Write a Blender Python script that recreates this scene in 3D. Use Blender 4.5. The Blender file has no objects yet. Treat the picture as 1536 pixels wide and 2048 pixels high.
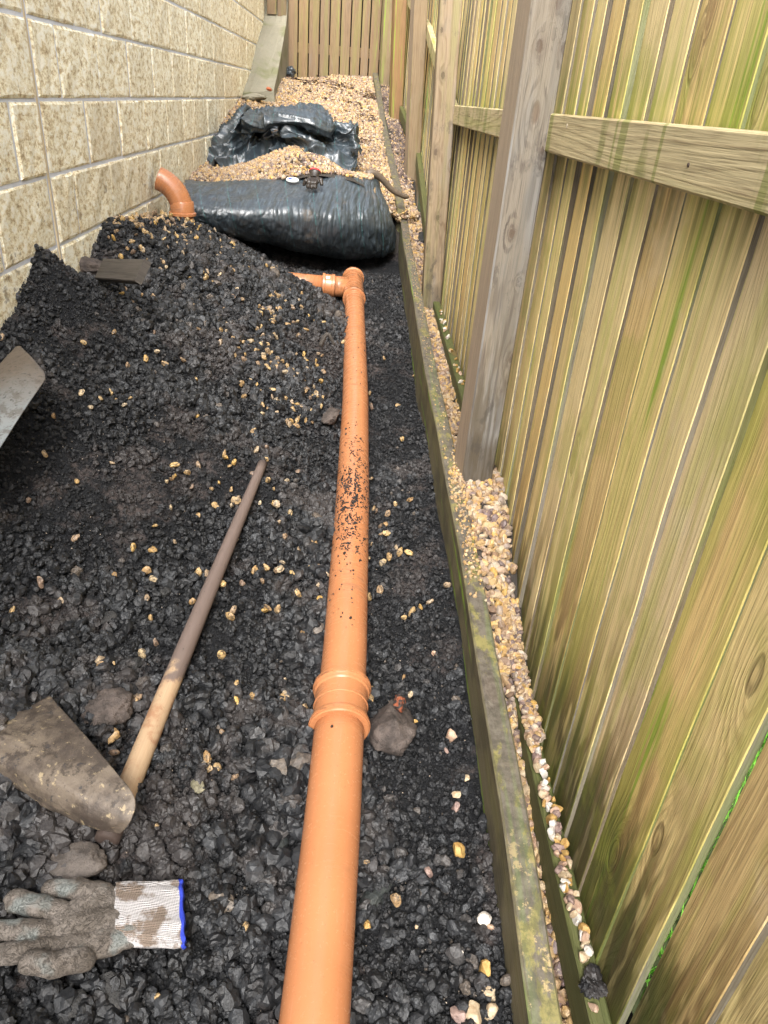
import bpy, math, random
import numpy as np
from mathutils import Matrix, Vector

random.seed(7)
RNG = np.random.default_rng(11)
sc = bpy.context.scene
C = sc.collection

# ------------------------------------------------------------------ camera
F_PX = 1424.0
CX, CY = 768.0, 1024.0
def _cd(x, y):
    d = np.array([(x-CX)/F_PX, -(y-CY)/F_PX, -1.0]); return d/np.linalg.norm(d)
_Y = _cd(721, 194)
_Z = -_cd(560, 3480); _Z = _Z-(_Z@_Y)*_Y; _Z /= np.linalg.norm(_Z)
_X = np.cross(_Y, _Z)
RW = np.stack([_X, _Y, _Z])
CAM = np.array([0.0, 0.0, 1.25])
cd = bpy.data.cameras.new('camera'); cam = bpy.data.objects.new('camera', cd); C.objects.link(cam)
M = Matrix([list(RW[0])+[CAM[0]], list(RW[1])+[CAM[1]], list(RW[2])+[CAM[2]], [0, 0, 0, 1]])
cam.matrix_world = M
cd.sensor_fit = 'VERTICAL'; cd.sensor_height = 24.0; cd.lens = 24.0*F_PX/2048.0
cd.clip_start = 0.02; cd.clip_end = 400
sc.camera = cam

# ------------------------------------------------------------------ light
SUN_EL, SUN_AZ = 50.0, 188.0      # degrees; a bright overcast sky
w = bpy.data.worlds.new("World"); sc.world = w; w.use_nodes = True
nt = w.node_tree; nt.nodes.clear()
sky = nt.nodes.new('ShaderNodeTexSky'); sky.sky_type = 'NISHITA'; sky.sun_disc = False
sky.sun_elevation = math.radians(SUN_EL); sky.sun_rotation = math.radians(SUN_AZ)
sky.air_density = 1.0; sky.dust_density = 6.0; sky.ozone_density = 1.0
hs = nt.nodes.new('ShaderNodeHueSaturation'); hs.inputs['Saturation'].default_value = 0.34
bgn = nt.nodes.new('ShaderNodeBackground'); bgn.inputs['Strength'].default_value = 0.15
wo = nt.nodes.new('ShaderNodeOutputWorld')
nt.links.new(sky.outputs[0], hs.inputs['Color']); nt.links.new(hs.outputs[0], bgn.inputs[0]); nt.links.new(bgn.outputs[0], wo.inputs[0])
sl = bpy.data.lights.new('sun', 'SUN'); sl.energy = 1.35; sl.angle = math.radians(24); sl.color = (1.0, 0.985, 0.96)
so = bpy.data.objects.new('sun', sl); C.objects.link(so)
_e, _a = math.radians(SUN_EL), math.radians(SUN_AZ)
_sd = Vector((math.cos(_e)*math.sin(_a), math.cos(_e)*math.cos(_a), math.sin(_e)))
so.rotation_euler = (-_sd).to_track_quat('-Z', 'Y').to_euler(); so.location = (0, 0, 6)
sc.view_settings.view_transform = 'Standard'; sc.view_settings.look = 'None'
sc.view_settings.gamma = 1.0; sc.view_settings.use_curve_mapping = False
sc.view_settings.exposure = 1.75
sc.render.engine = 'CYCLES'
sc.cycles.max_bounces = 6; sc.cycles.diffuse_bounces = 3; sc.cycles.glossy_bounces = 3
sc.cycles.use_denoising = True
try: sc.cycles.denoising_prefilter = 'NONE'
except Exception: pass

# ------------------------------------------------------------------ measuring helpers (a bearing of the survey -> a point in the place)
def ray(x, y):
    return RW@np.array([(x-CX)/F_PX, -(y-CY)/F_PX, -1.0])
def at_y(x, y, Y): d = ray(x, y); return CAM+d*(Y/d[1])
def at_x(x, y, X): d = ray(x, y); return CAM+d*(X/d[0])
def at_z(x, y, Z): d = ray(x, y); return CAM+d*((Z-CAM[2])/d[2])

# ------------------------------------------------------------------ numpy noise
def _hash(ix, iy, iz, seed):
    h = (ix.astype(np.int64)*374761393+iy.astype(np.int64)*668265263+iz.astype(np.int64)*2147483647+seed*1274126177) & 0xffffffff
    h = ((h ^ (h >> 13))*1274126177) & 0xffffffff
    h = ((h ^ (h >> 16))*2246822519) & 0xffffffff
    return ((h ^ (h >> 15)) & 0xffffff)/float(0xffffff)
def vnoise(x, y, z=0.0, seed=0):
    x, y, z = np.broadcast_arrays(np.asarray(x, float), np.asarray(y, float), np.asarray(z, float))
    ix, iy, iz = np.floor(x), np.floor(y), np.floor(z)
    fx, fy, fz = x-ix, y-iy, z-iz
    fx, fy, fz = [t*t*t*(t*(t*6-15)+10) for t in (fx, fy, fz)]
    r = 0
    for dx in (0, 1):
        for dy in (0, 1):
            for dz in (0, 1):
                wgt = (fx if dx else 1-fx)*(fy if dy else 1-fy)*(fz if dz else 1-fz)
                r = r+wgt*_hash(ix+dx, iy+dy, iz+dz, seed)
    return r*2-1
def fbm(x, y, z=0.0, seed=0, octv=4, gain=0.5):
    r, a, f = 0, 1.0, 1.0
    for o in range(octv):
        r = r+a*vnoise(np.asarray(x)*f, np.asarray(y)*f, np.asarray(z)*f, seed+o*17); a *= gain; f *= 2.03
    return r
def sstep(a, b, t):
    t = np.clip((np.asarray(t, float)-a)/(b-a), 0, 1); return t*t*(3-2*t)

# thin-plate surface through survey points
class Plate:
    def __init__(self, pts):
        P = np.array(pts, float); self.P = P[:, :2]; n = len(P)
        K = self._k(self.P[:, None], self.P[None]); K += np.eye(n)*1e-4
        A = np.zeros((n+3, n+3)); A[:n, :n] = K; A[:n, n] = 1; A[:n, n+1:] = self.P; A[n, :n] = 1; A[n+1:, :n] = self.P.T
        self.w = np.linalg.solve(A, np.concatenate([P[:, 2], [0, 0, 0]]))
    def _k(self, a, b):
        r = np.linalg.norm(a-b, axis=-1); return np.where(r > 1e-9, r*r*np.log(r+1e-12), 0)
    def __call__(self, x, y):
        x, y = np.broadcast_arrays(np.asarray(x, float), np.asarray(y, float)); s = x.shape
        q = np.stack([x.ravel(), y.ravel()], 1); out = np.empty(len(q))
        for i in range(0, len(q), 20000):
            c = q[i:i+20000]
            out[i:i+20000] = self._k(c[:, None], self.P[None])@self.w[:-3]+self.w[-3]+c@self.w[-2:]
        return out.reshape(s)

# ------------------------------------------------------------------ mesh helpers
def make_mesh(name, v, f, mats, mi=None, smooth=False, uv=None):
    me = bpy.data.meshes.new(name)
    v = np.asarray(v, float)
    if isinstance(f, np.ndarray):
        n, k = f.shape
        me.vertices.add(len(v)); me.vertices.foreach_set('co', v.ravel())
        me.loops.add(n*k); me.loops.foreach_set('vertex_index', f.ravel().astype(np.int32))
        me.polygons.add(n); me.polygons.foreach_set('loop_start', (np.arange(n)*k).astype(np.int32))
        me.update(calc_edges=True)
    else:
        me.from_pydata([tuple(p) for p in v], [], [tuple(q) for q in f]); me.update()
    for m in (mats if isinstance(mats, (list, tuple)) else [mats]): me.materials.append(m)
    if mi is not None: me.polygons.foreach_set('material_index', np.asarray(mi, np.int32))
    me.polygons.foreach_set('use_smooth', np.full(len(me.polygons), bool(smooth)))
    if uv is not None:
        l = me.uv_layers.new(name='grain'); l.data.foreach_set('uv', np.asarray(uv, float).ravel())
    me.validate(); return me
def obj(name, me, parent=None, loc=(0, 0, 0), rot=(0, 0, 0)):
    o = bpy.data.objects.new(name, me); C.objects.link(o); o.location = loc; o.rotation_euler = rot
    if parent: o.parent = parent
    return o
def tag(o, label=None, cat=None, group=None, kind=None):
    if label: o['label'] = label
    if cat: o['category'] = cat
    if group: o['group'] = group
    if kind: o['kind'] = kind
    return o
def empty(name, loc, label, cat, group=None):
    o = bpy.data.objects.new(name, None); C.objects.link(o); o.location = loc; o.empty_display_size = .05
    return tag(o, label, cat, group)

def grid_faces(nu, nv, wrap=False):
    i = np.arange(nu-1 if not wrap else nu)[:, None]; j = np.arange(nv-1)[None]
    a = i*nv+j; b = ((i+1) % nu)*nv+j
    return np.stack([a, b, b+1, a+1], -1).reshape(-1, 4)

def timber(name, p0, p1, wdir, width, thick, mats, parent=None, wane=0.0, bev=.003, edge_mi=0, face_mi=0, taper=0.0, bow=0.0, nseg=6, end_z=None, seed=0):
    """A sawn member from p0 to p1. wdir: direction of its width; thickness lies across both.
    Chamfered long edges; taper thins the far side of the width (feather edge). UV = (across, along) in metres.
    p0 is the middle of the member's end."""
    p0, p1 = np.array(p0, float), np.array(p1, float)
    L = np.linalg.norm(p1-p0); z = (p1-p0)/L
    x = np.array(wdir, float); x = x-(x@z)*z; x /= np.linalg.norm(x); y = np.cross(z, x)
    h, t = width/2, thick/2; b = bev; tp = t*(1-taper)
    # section, counter-clockwise; +y is the shown face, tapering towards +x
    sec = [(-h+b, -t), (h-b, -t), (h, -t+b), (h, -t+2*tp-b), (h-b, -t+2*tp), (-h+b, t), (-h, t-b), (-h, -t+b)]
    sec = np.array(sec); n = len(sec)
    s = np.linspace(0, L, nseg)
    rs = np.random.default_rng(seed)
    ph = rs.uniform(0, 6.28)
    V = []
    for k, sk in enumerate(s):
        off = bow*math.sin(math.pi*sk/L)+.0012*math.sin(ph+sk*3.1)
        wv = wane*float(fbm(sk*5+seed*3.7, seed*1.3, 0, 2, 3)) if wane else 0
        for (a, c) in sec: V.append([a+(wv if a < 0 else 0), c+off, sk])
    V = np.array(V)
    F, UV, MI = [], [], []
    per = np.concatenate([[0], np.cumsum(np.linalg.norm(np.roll(sec, -1, 0)-sec, axis=1))])
    u0 = rs.uniform(0, .2) if wane or taper or 'post' not in name else 0.0
    for k in range(nseg-1):
        for i in range(n):
            j = (i+1) % n
            F.append((k*n+i, k*n+j, (k+1)*n+j, (k+1)*n+i))
            UV += [(per[i]+u0, s[k]), (per[i+1]+u0, s[k]), (per[i+1]+u0, s[k+1]), (per[i]+u0, s[k+1])]
            MI.append(edge_mi if i in (2, 6) else face_mi)
    me_v = V
    F.append(tuple(range(n))[::-1]); UV += [(sec[i][0]+.5, sec[i][1]) for i in range(n)][::-1]; MI.append(face_mi)
    F.append(tuple((nseg-1)*n+i for i in range(n))); UV += [(sec[i][0]+.5, sec[i][1]) for i in range(n)]; MI.append(face_mi)
    me = make_mesh(name, me_v, F, mats, MI, False, UV)
    o = obj(name, me, None)
    mw = Matrix([[x[0], y[0], z[0], p0[0]], [x[1], y[1], z[1], p0[1]], [x[2], y[2], z[2], p0[2]], [0, 0, 0, 1]])
    if parent:
        o.parent = parent; o.matrix_local = Matrix.Translation(-parent.location)@mw
    else: o.matrix_world = mw
    return o

def sweep(path, radii, nseg=40, cap=True, tan=None):
    """Tube through the points of path; returns v, f, uv (around, along)."""
    P = np.array(path, float); n = len(P)
    T = np.gradient(P, axis=0) if tan is None else np.repeat(np.array(tan, float)[None], n, 0)
    T = T/np.linalg.norm(T, axis=1)[:, None]
    up = np.array([0, 0, 1.0]) if abs(T[0][2]) < .9 else np.array([0, 1.0, 0])
    V = []; side = np.cross(T[0], up); side /= np.linalg.norm(side)
    L = np.concatenate([[0], np.cumsum(np.linalg.norm(np.diff(P, axis=0), axis=1))])
    a = np.linspace(0, 2*math.pi, nseg, endpoint=False)
    for i in range(n):
        side = side-(side@T[i])*T[i]; side /= np.linalg.norm(side); nn = np.cross(side, T[i])
        V.append(P[i]+radii[i]*(np.cos(a)[:, None]*side+np.sin(a)[:, None]*nn))
    V = np.concatenate(V)
    F = []; UV = []
    for i in range(n-1):
        for j in range(nseg):
            k = (j+1) % nseg
            F.append((i*nseg+j, i*nseg+k, (i+1)*nseg+k, (i+1)*nseg+j))
            u = j/nseg*.35; u2 = (j+1)/nseg*.35
            UV += [(u, L[i]), (u2, L[i]), (u2, L[i+1]), (u, L[i+1])]
    if cap:
        F.append(tuple(range(nseg))[::-1]); UV += [(0, 0)]*nseg
        F.append(tuple((n-1)*nseg+j for j in range(nseg))); UV += [(0, L[-1])]*nseg
    return V, F, UV
def tube(name, path, radii, mats, parent=None, nseg=40, cap=True, tan=None, sharp=False):
    v, f, uv = sweep(path, radii, nseg, cap, tan)
    off = np.array(parent.location) if parent else 0
    me = make_mesh(name, v-off, f, mats, None, True, uv)
    import bmesh
    bm = bmesh.new(); bm.from_mesh(me); bmesh.ops.recalc_face_normals(bm, faces=bm.faces); bm.to_mesh(me); bm.free()
    if sharp: me.set_sharp_from_angle(angle=math.radians(32))
    return obj(name, me, parent)

def ico(sub):
    import bmesh
    bm = bmesh.new(); bmesh.ops.create_icosphere(bm, subdivisions=sub, radius=1.0)
    v = np.array([p.co[:] for p in bm.verts]); f = np.array([[q.index for q in t.verts] for t in bm.faces]); bm.free()
    return v, f
ICO = {s: ico(s) for s in (1, 2, 3, 4, 5)}
def rock_shape(sub, seed, cuts=7, rough=.12, dims=(1, .8, .6), fine=0.0):
    """A broken stone: a sphere cut by random planes, then roughened."""
    v, f = ICO[sub]; v = v.copy(); rs = np.random.default_rng(seed)
    for _ in range(cuts):
        n = rs.normal(size=3); n /= np.linalg.norm(n); d = rs.uniform(.5, .85)
        s = v@n; m = s > d; v[m] -= (s[m]-d)[:, None]*n*.92
    v = v*(1+rough*fbm(v[:, 0]*1.6+seed, v[:, 1]*1.6, v[:, 2]*1.6, seed, 3))[:, None]
    if fine: v = v*(1+fine*fbm(v[:, 0]*7+seed, v[:, 1]*7, v[:, 2]*7, seed+5, 3, .6))[:, None]
    return v*np.array(dims), f

# smooth-union solid from tapered capsules, skinned by surface nets
def capsule_field(P, segs, k):
    d = None
    for (a, b, ra, rb, flat) in segs:
        a, b = np.array(a, float), np.array(b, float); ab = b-a
        t = np.clip(((P-a)@ab)/(ab@ab+1e-12), 0, 1)
        q = P-(a+t[..., None]*ab); q = q.copy(); q[..., 2] /= flat
        e = np.linalg.norm(q, axis=-1)-(ra+(rb-ra)*t)
        if d is None: d = e
        else:
            h = np.clip(.5+.5*(e-d)/k, 0, 1); d = e*(1-h)+d*h-k*h*(1-h)
    return d
def surface_net(field, lo, hi, step):
    lo, hi = np.array(lo, float), np.array(hi, float); n = np.ceil((hi-lo)/step).astype(int)+1
    ax = [lo[i]+np.arange(n[i])*step for i in range(3)]
    G = np.stack(np.meshgrid(*ax, indexing='ij'), -1); D = field(G)
    S = D < 0
    cs = n-1
    acc = np.zeros(tuple(cs)+(3,)); cnt = np.zeros(tuple(cs))
    offs = [(a, b, c) for a in (0, 1) for b in (0, 1) for c in (0, 1)]
    sub = lambda A, o: A[o[0]:o[0]+cs[0], o[1]:o[1]+cs[1], o[2]:o[2]+cs[2]]
    for i, o in enumerate(offs):
        for p in offs[i+1:]:
            if sum(abs(o[q]-p[q]) for q in range(3)) != 1: continue
            d0, d1 = sub(D, o), sub(D, p); m = (d0 < 0) != (d1 < 0)
            t = np.where(m, d0/(d0-d1+1e-20*(~m)), 0)
            c = np.array(o)+t[..., None]*(np.array(p)-np.array(o))
            acc += np.where(m[..., None], c, 0); cnt += m
    idx = -np.ones(tuple(cs), int); act = cnt > 0; idx[act] = np.arange(act.sum())
    cell = np.stack(np.nonzero(act), -1)
    V = lo+(cell+acc[act]/cnt[act][:, None])*step
    F = []
    for a in range(3):
        b, c = (a+1) % 3, (a+2) % 3
        s0 = [slice(None)]*3; s1 = [slice(None)]*3; s0[a] = slice(0, -1); s1[a] = slice(1, None)
        m = S[tuple(s0)] != S[tuple(s1)]; inside0 = S[tuple(s0)]
        e = np.stack(np.nonzero(m), -1); ok = (e[:, b] > 0) & (e[:, c] > 0) & (e[:, b] < cs[b]) & (e[:, c] < cs[c])
        e = e[ok]; fl = inside0[tuple(e.T)]
        def g(db, dc):
            q = e.copy(); q[:, b] += db; q[:, c] += dc; return idx[tuple(q.T)]
        quad = np.stack([g(-1, -1), g(0, -1), g(0, 0), g(-1, 0)], -1)
        quad[~fl] = quad[~fl][:, ::-1]; F.append(quad)
    return V, np.concatenate(F)

# ------------------------------------------------------------------ material helper
class G:
    def __init__(self, name):
        self.m = bpy.data.materials.new(name); self.m.use_nodes = True; self.t = self.m.node_tree; self.t.nodes.clear()
        self.o = self.t.nodes.new('ShaderNodeOutputMaterial'); self.b = self.n('ShaderNodeBsdfPrincipled')
        self.t.links.new(self.b.outputs[0], self.o.inputs[0])
    def n(self, typ, **kw):
        nd = self.t.nodes.new(typ)
        for k, v in kw.items(): setattr(nd, k, v)
        return nd
    def put(self, sock, v):
        if v is None: return
        if isinstance(v, bpy.types.NodeSocket): self.t.links.new(v, sock)
        elif isinstance(v, (tuple, list)):
            v = tuple(v)
            if sock.type == 'RGBA' and len(v) == 3: v = v+(1,)
            sock.default_value = v
        else:
            sock.default_value = v if sock.type not in ('VECTOR',) else (v, v, v)
    def math(self, op, a, b=None, c=None, clamp=False):
        nd = self.n('ShaderNodeMath', operation=op, use_clamp=clamp)
        for i, x in enumerate((a, b, c)):
            if x is not None: self.put(nd.inputs[i], x)
        return nd.outputs[0]
    def mul(self, a, b): return self.math('MULTIPLY', a, b)
    def add(self, a, b): return self.math('ADD', a, b)
    def comb(self, x, y, z=0.0):
        nd = self.n('ShaderNodeCombineXYZ')
        for i, q in enumerate((x, y, z)): self.put(nd.inputs[i], q)
        return nd.outputs[0]
    def sep(self, v):
        nd = self.n('ShaderNodeSeparateXYZ'); self.put(nd.inputs[0], v); return nd.outputs
    def noise(self, vec, scale=5, detail=3, rough=.5, dist=0.0, col=False):
        nd = self.n('ShaderNodeTexNoise'); self.put(nd.inputs['Vector'], vec)
        for k, v in (('Scale', scale), ('Detail', detail), ('Roughness', rough), ('Distortion', dist)): self.put(nd.inputs[k], v)
        return nd.outputs['Color' if col else 'Fac']
    def voro(self, vec, scale=5, out='Distance', feature='F1', rand=1.0):
        nd = self.n('ShaderNodeTexVoronoi', feature=feature); self.put(nd.inputs['Vector'], vec)
        self.put(nd.inputs['Scale'], scale); self.put(nd.inputs['Randomness'], rand); return nd.outputs[out]
    def mix(self, f, a, b, mode='MIX'):
        nd = self.n('ShaderNodeMix', data_type='RGBA', blend_type=mode); self.put(nd.inputs[0], f)
        self.put(nd.inputs[6], a); self.put(nd.inputs[7], b); return nd.outputs[2]
    def mixf(self, f, a, b):
        nd = self.n('ShaderNodeMix', data_type='FLOAT'); self.put(nd.inputs[0], f)
        self.put(nd.inputs[2], a); self.put(nd.inputs[3], b); return nd.outputs[0]
    def ramp(self, f, stops, interp='LINEAR'):
        nd = self.n('ShaderNodeValToRGB'); self.put(nd.inputs[0], f); r = nd.color_ramp; r.interpolation = interp
        while len(r.elements) < len(stops): r.elements.new(.5)
        for e, (p, c) in zip(r.elements, stops):
            e.position = p; e.color = (c if isinstance(c, (tuple, list)) else (c, c, c))[:3]+(1,) if not isinstance(c, (int, float)) else (c, c, c, 1)
        return nd.outputs[0]
    def step(self, v, a, b):
        nd = self.n('ShaderNodeMapRange', interpolation_type='SMOOTHSTEP'); self.put(nd.inputs[0], v)
        nd.inputs[1].default_value = a; nd.inputs[2].default_value = b; return nd.outputs[0]
    def bump(self, h, dist=.01, strength=1.0, normal=None):
        nd = self.n('ShaderNodeBump'); self.put(nd.inputs['Height'], h); nd.inputs['Distance'].default_value = dist
        self.put(nd.inputs['Strength'], strength)
        if normal is not None: self.put(nd.inputs['Normal'], normal)
        return nd.outputs[0]
    def rand(self): return self.n('ShaderNodeObjectInfo').outputs['Random']
    def wn(self, v):
        nd = self.n('ShaderNodeTexWhiteNoise', noise_dimensions='1D'); self.put(nd.inputs['W'], v); return nd.outputs['Value']
    def obj_co(self): return self.n('ShaderNodeTexCoord').outputs['Object']
    def uv(self): return self.n('ShaderNodeUVMap', uv_map='grain').outputs[0]
    def geo(self, k='Position'): return self.n('ShaderNodeNewGeometry').outputs[k]
    def fin(self, col, rough=.6, normal=None, spec=.5, **kw):
        self.put(self.b.inputs['Base Color'], col); self.put(self.b.inputs['Roughness'], rough)
        self.put(self.b.inputs['Specular IOR Level'], spec)
        if normal is not None: self.put(self.b.inputs['Normal'], normal)
        for k, v in kw.items(): self.put(self.b.inputs[k.replace('_', ' ')], v)
        return self.m

def wood(name, tints, late, green=0.0, green_col=(.17, .23, .02), grey=0.0, stain=.4, ring=500, knots=1.0, rough=.62, contrast=.6, lichen=0.0, dark_top=0.0, wet=0.0, kpts=(), rail_drip=0.0, bands=0.0, damp=0.0):
    g = G(name); s = g.sep(g.uv()); u, v = s[0], s[1]; r = g.rand()
    r1, r2, r3 = g.wn(g.mul(r, 913.1)), g.wn(g.mul(r, 517.7)), g.wn(g.mul(r, 271.3))
    ro = g.mul(r, 57.0)
    # ring field: stretched noise gives the cathedral figure, knots add their own rings
    n1 = g.noise(g.comb(g.add(g.mul(u, 7.0), ro), g.add(g.mul(v, .8), g.mul(r1, 31)), r2), 1.0, 2, .45)
    kq = g.comb(g.add(g.mul(u, 6.5), g.mul(r2, 40)), g.add(g.mul(v, 2.6), g.mul(r3, 40)), 0)
    kd = g.voro(kq, 1.0); kc = g.sep(g.voro(kq, 1.0, 'Color'))[0]
    gate = g.step(kc, .40, .44) if knots >= 1 else g.step(kc, .86-.2*knots, .9-.2*knots)
    near = g.mul(gate, g.math('POWER', g.math('SUBTRACT', 1.0, g.math('MINIMUM', g.mul(kd, 2.1), 1.0)), 2.0))
    n0 = g.noise(g.comb(g.add(g.mul(u, 38), ro), g.add(g.mul(v, 1.6), r1), r2), 1.0, 3, .5)
    f = g.add(g.add(g.add(g.mul(u, ring*.8), g.mul(n1, ring*.20)), g.mul(n0, 11.0)), g.mul(near, 36.0))
    kmask = None
    for (ku, kv, kr) in kpts:
        du = g.math('SUBTRACT', u, ku); dv = g.mul(g.math('SUBTRACT', v, kv), .62)
        dd = g.math('SQRT', g.add(g.mul(du, du), g.mul(dv, dv)))
        dd = g.add(dd, g.mul(g.math('SUBTRACT', g.noise(g.comb(g.mul(u, 90), g.mul(v, 60), 1.0), 1.0, 4, .7), .5), .016))
        f = g.add(f, g.mul(g.math('POWER', g.math('MAXIMUM', g.math('SUBTRACT', 1.0, g.mul(dd, 1/(kr*4.5))), 0.0), 2.0), 15.0))
        m1 = g.step(dd, kr, kr*.6); m2 = g.step(dd, kr*2.3, kr*1.0)
        km = g.math('MAXIMUM', m1, g.mul(m2, .35)); kmask = km if kmask is None else g.math('MAXIMUM', kmask, km)
    rings = g.math('SINE', f)
    rr = g.step(rings, -.2, .95)
    vary = g.step(g.noise(g.comb(g.add(g.mul(u, 25), ro), g.mul(v, 1.3), r1), 1.0, 2), .3, .65)
    fib = g.noise(g.comb(g.add(g.mul(u, 420), ro), g.mul(v, 9), r1), 1.0, 3, .6)
    base = g.ramp(r1, [(i/(len(tints)-1), t) for i, t in enumerate(tints)])
    big = g.noise(g.comb(g.add(g.mul(u, 14), ro), g.add(g.mul(v, .9), ro), 3.0), 1.0, 3, .55)
    base = g.mix(g.mul(g.step(big, .50, .8), .35), base, tuple(.6*a for a in tints[0][:3]))
    vary2 = g.step(g.noise(g.comb(g.add(g.mul(u, 60), ro), g.mul(v, .9), 4.0), 1.0, 3, .6), .35, .62)
    c = g.mix(g.mul(g.mul(g.mul(rr, vary), vary2), contrast), base, late)
    c = g.mix(g.mul(g.step(fib, .46, .70), .42), c, tuple(x*.45 for x in late))
    mid = g.noise(g.comb(g.add(g.mul(u, 130), ro), g.mul(v, 3.5), r2), 1.0, 4, .65); c = g.mix(g.mul(g.step(mid, .54, .76), .32), c, tuple(x*.55 for x in late)); c = g.mix(g.mul(g.step(mid, .44, .26), .35), c, tuple(min(.92, 1.25*x) for x in tints[0][:3]))
    lt = tuple(min(.92, 1.30*x) for x in tints[0][:3]); c = g.mix(g.mul(g.step(fib, .55, .25), .25), c, lt)
    # knot body
    kb = g.mul(gate, g.step(kd, .135, .075)); c = g.mix(g.mul(kb, .5), c, (.17, .085, .035))
    kcr = g.mul(gate, g.step(g.math('ABSOLUTE', g.math('SUBTRACT', kd, .125)), .02, .005)); c = g.mix(g.mul(kcr, .5), c, (.07, .035, .015))
    if kmask is not None: c = g.mix(g.mul(kmask, .85), c, (.075, .05, .034))
    # dark drips and small splits
    sp = g.noise(g.comb(g.add(g.mul(u, 60), ro), g.add(g.mul(v, 2.2), r3), 7.0), 1.0, 4, .65)
    c = g.mix(g.mul(g.step(sp, .70, .78), stain), c, (.09, .05, .025))
    if wet > 0:
        wv = g.noise(g.comb(g.add(g.mul(u, 22), ro), g.add(g.mul(v, 2.6), ro), 9.0), 1.0, 3, .6)
        wm = g.mul(g.step(g.sep(g.geo())[2], .62, .05), g.step(wv, .44, .52))
        c = g.mix(g.mul(wm, wet), c, (.13, .072, .022))
    if grey > 0:
        gm = g.step(g.noise(g.comb(g.add(g.mul(u, 9), ro), g.mul(v, 1.7), 2.0), 1.0, 4, .6), .62-grey*.4, .78-grey*.35)
        gl = g.mix(g.mul(g.mul(rr, vary), .6), g.mix(g.step(big, .35, .65), (.20, .195, .185), (.115, .108, .097)), (.05, .044, .038))
        c = g.mix(g.mul(gm, min(1, grey+.2)), c, gl)
    if green > 0:
        a = g.noise(g.comb(g.add(g.mul(u, 16), ro), g.add(g.mul(v, .75), g.mul(r2, 9)), 5.0), 1.0, 4, .6)
        gt = g.add(a, g.mul(g.math('SUBTRACT', r3, .55), .38*green))
        gm = g.step(gt, .47, .66)
        c = g.mix(g.mul(gm, min(1.0, .20+.4*green)), c, green_col)
        g2 = g.mul(g.step(g.noise(g.comb(g.add(g.mul(u, 30), ro), g.mul(v, 1.1), 8.0), 1.0, 2), .60, .68), g.step(r3, .72, .9))
        c = g.mix(g.mul(g2, .8), c, (.20, .34, .02))
    if rail_drip > 0:
        zz = g.sep(g.geo())[2]; dn = g.noise(g.comb(g.add(g.mul(u, 45), ro), g.mul(v, 2.0), 1.0), 1.0, 3, .6)
        up = g.mul(g.step(zz, 1.42, 1.25), g.step(zz, 1.20, 1.22)); dnm = g.mul(g.step(zz, 1.00, 1.16), g.step(zz, 1.20, 1.18))
        c = g.mix(g.mul(g.mul(up, g.step(dn, .35, .6)), rail_drip), c, (.20, .25, .025)); c = g.mix(g.mul(g.mul(dnm, g.step(dn, .35, .62)), rail_drip), c, (.16, .15, .035))
        lw = g.step(zz, .42, .05); c = g.mix(g.mul(g.mul(lw, g.step(dn, .46, .64)), .6), c, (.15, .18, .025)); l2 = g.mul(g.step(g.add(zz, g.mul(dn, -.35)), .10, -.12), .65); c = g.mix(l2, c, (.045, .055, .014))
        bl = g.noise(g.geo(), 3.6, 5, .65); c = g.mix(g.mul(g.step(bl, .52, .64), .34), c, (.34, .36, .055)); c = g.mix(g.mul(g.step(bl, .42, .32), .30), c, (.74, .60, .40))
    if damp > 0:
        zd = g.sep(g.geo())[2]; nd_ = g.noise(g.comb(g.mul(u, 30), g.mul(v, 3.2), 4.0), 1.0, 4, .65)
        c = g.mix(g.mul(g.mul(g.step(zd, .95, .45), g.step(nd_, .44, .56)), damp), c, (.085, .068, .045)); c = g.mix(g.mul(g.step(g.add(zd, g.mul(nd_, -.15)), .34, .28), damp*.8), c, (.055, .042, .026))
        c = g.mix(g.mul(g.step(g.noise(g.comb(g.mul(u, 14), g.mul(v, 6), 9.0), 1.0, 5, .7), .56, .66), .6), c, (.045, .038, .032))
    if bands > 0:
        bn = g.noise(g.comb(g.mul(u, 4), g.mul(v, 8.5), 2.0), 1.0, 4, .6); c = g.mix(g.mul(g.step(bn, .54, .64), bands), c, g.mix(fib, (.20, .23, .03), (.10, .09, .03)))
        ed = g.mul(g.step(g.noise(g.comb(0.0, g.mul(v, 11), 5.0), 1.0, 3, .6), .56, .60), bands); c = g.mix(ed, c, (.14, .17, .02))
    if lichen > 0:
        P = g.geo(); z = g.step(g.sep(g.geo('Normal'))[2], .5, .9)
        PK = g.n('ShaderNodeVectorMath', operation='MULTIPLY'); g.put(PK.inputs[0], P); PK.inputs[1].default_value = (1, .45, 1); l = g.noise(PK.outputs[0], 26, 6, .7); l2 = g.noise(P, 45, 4, .7)
        c = g.mix(g.mul(z, .85), c, g.mix(g.step(l2, .35, .65), (.048, .040, .034), (.105, .091, .075)))
        sd = g.mul(g.mul(z, g.step(g.sep(P)[1], 1.0, .55)), g.step(g.noise(P, 38, 5, .7), .54, .60)); c = g.mix(sd, c, (.32, .24, .12))
        c = g.mix(g.mul(g.mul(z, g.step(l, .52, .60)), lichen), c, g.mix(g.step(l2, .4, .6), (.10, .095, .030), (.19, .165, .05)))
        low = g.mul(g.math('SUBTRACT', 1.0, z), g.step(g.noise(P, 9, 4, .6), .45, .62))
        c = g.mix(g.mul(low, .6), c, (.045, .04, .025))
    hgt = g.add(g.mul(rr, .35), g.add(g.mul(fib, .8), g.mul(kcr, -1.0)))
    return g.fin(c, g.mixf(fib, rough-.1, rough+.15), g.bump(hgt, .0016, .7), .4)

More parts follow.
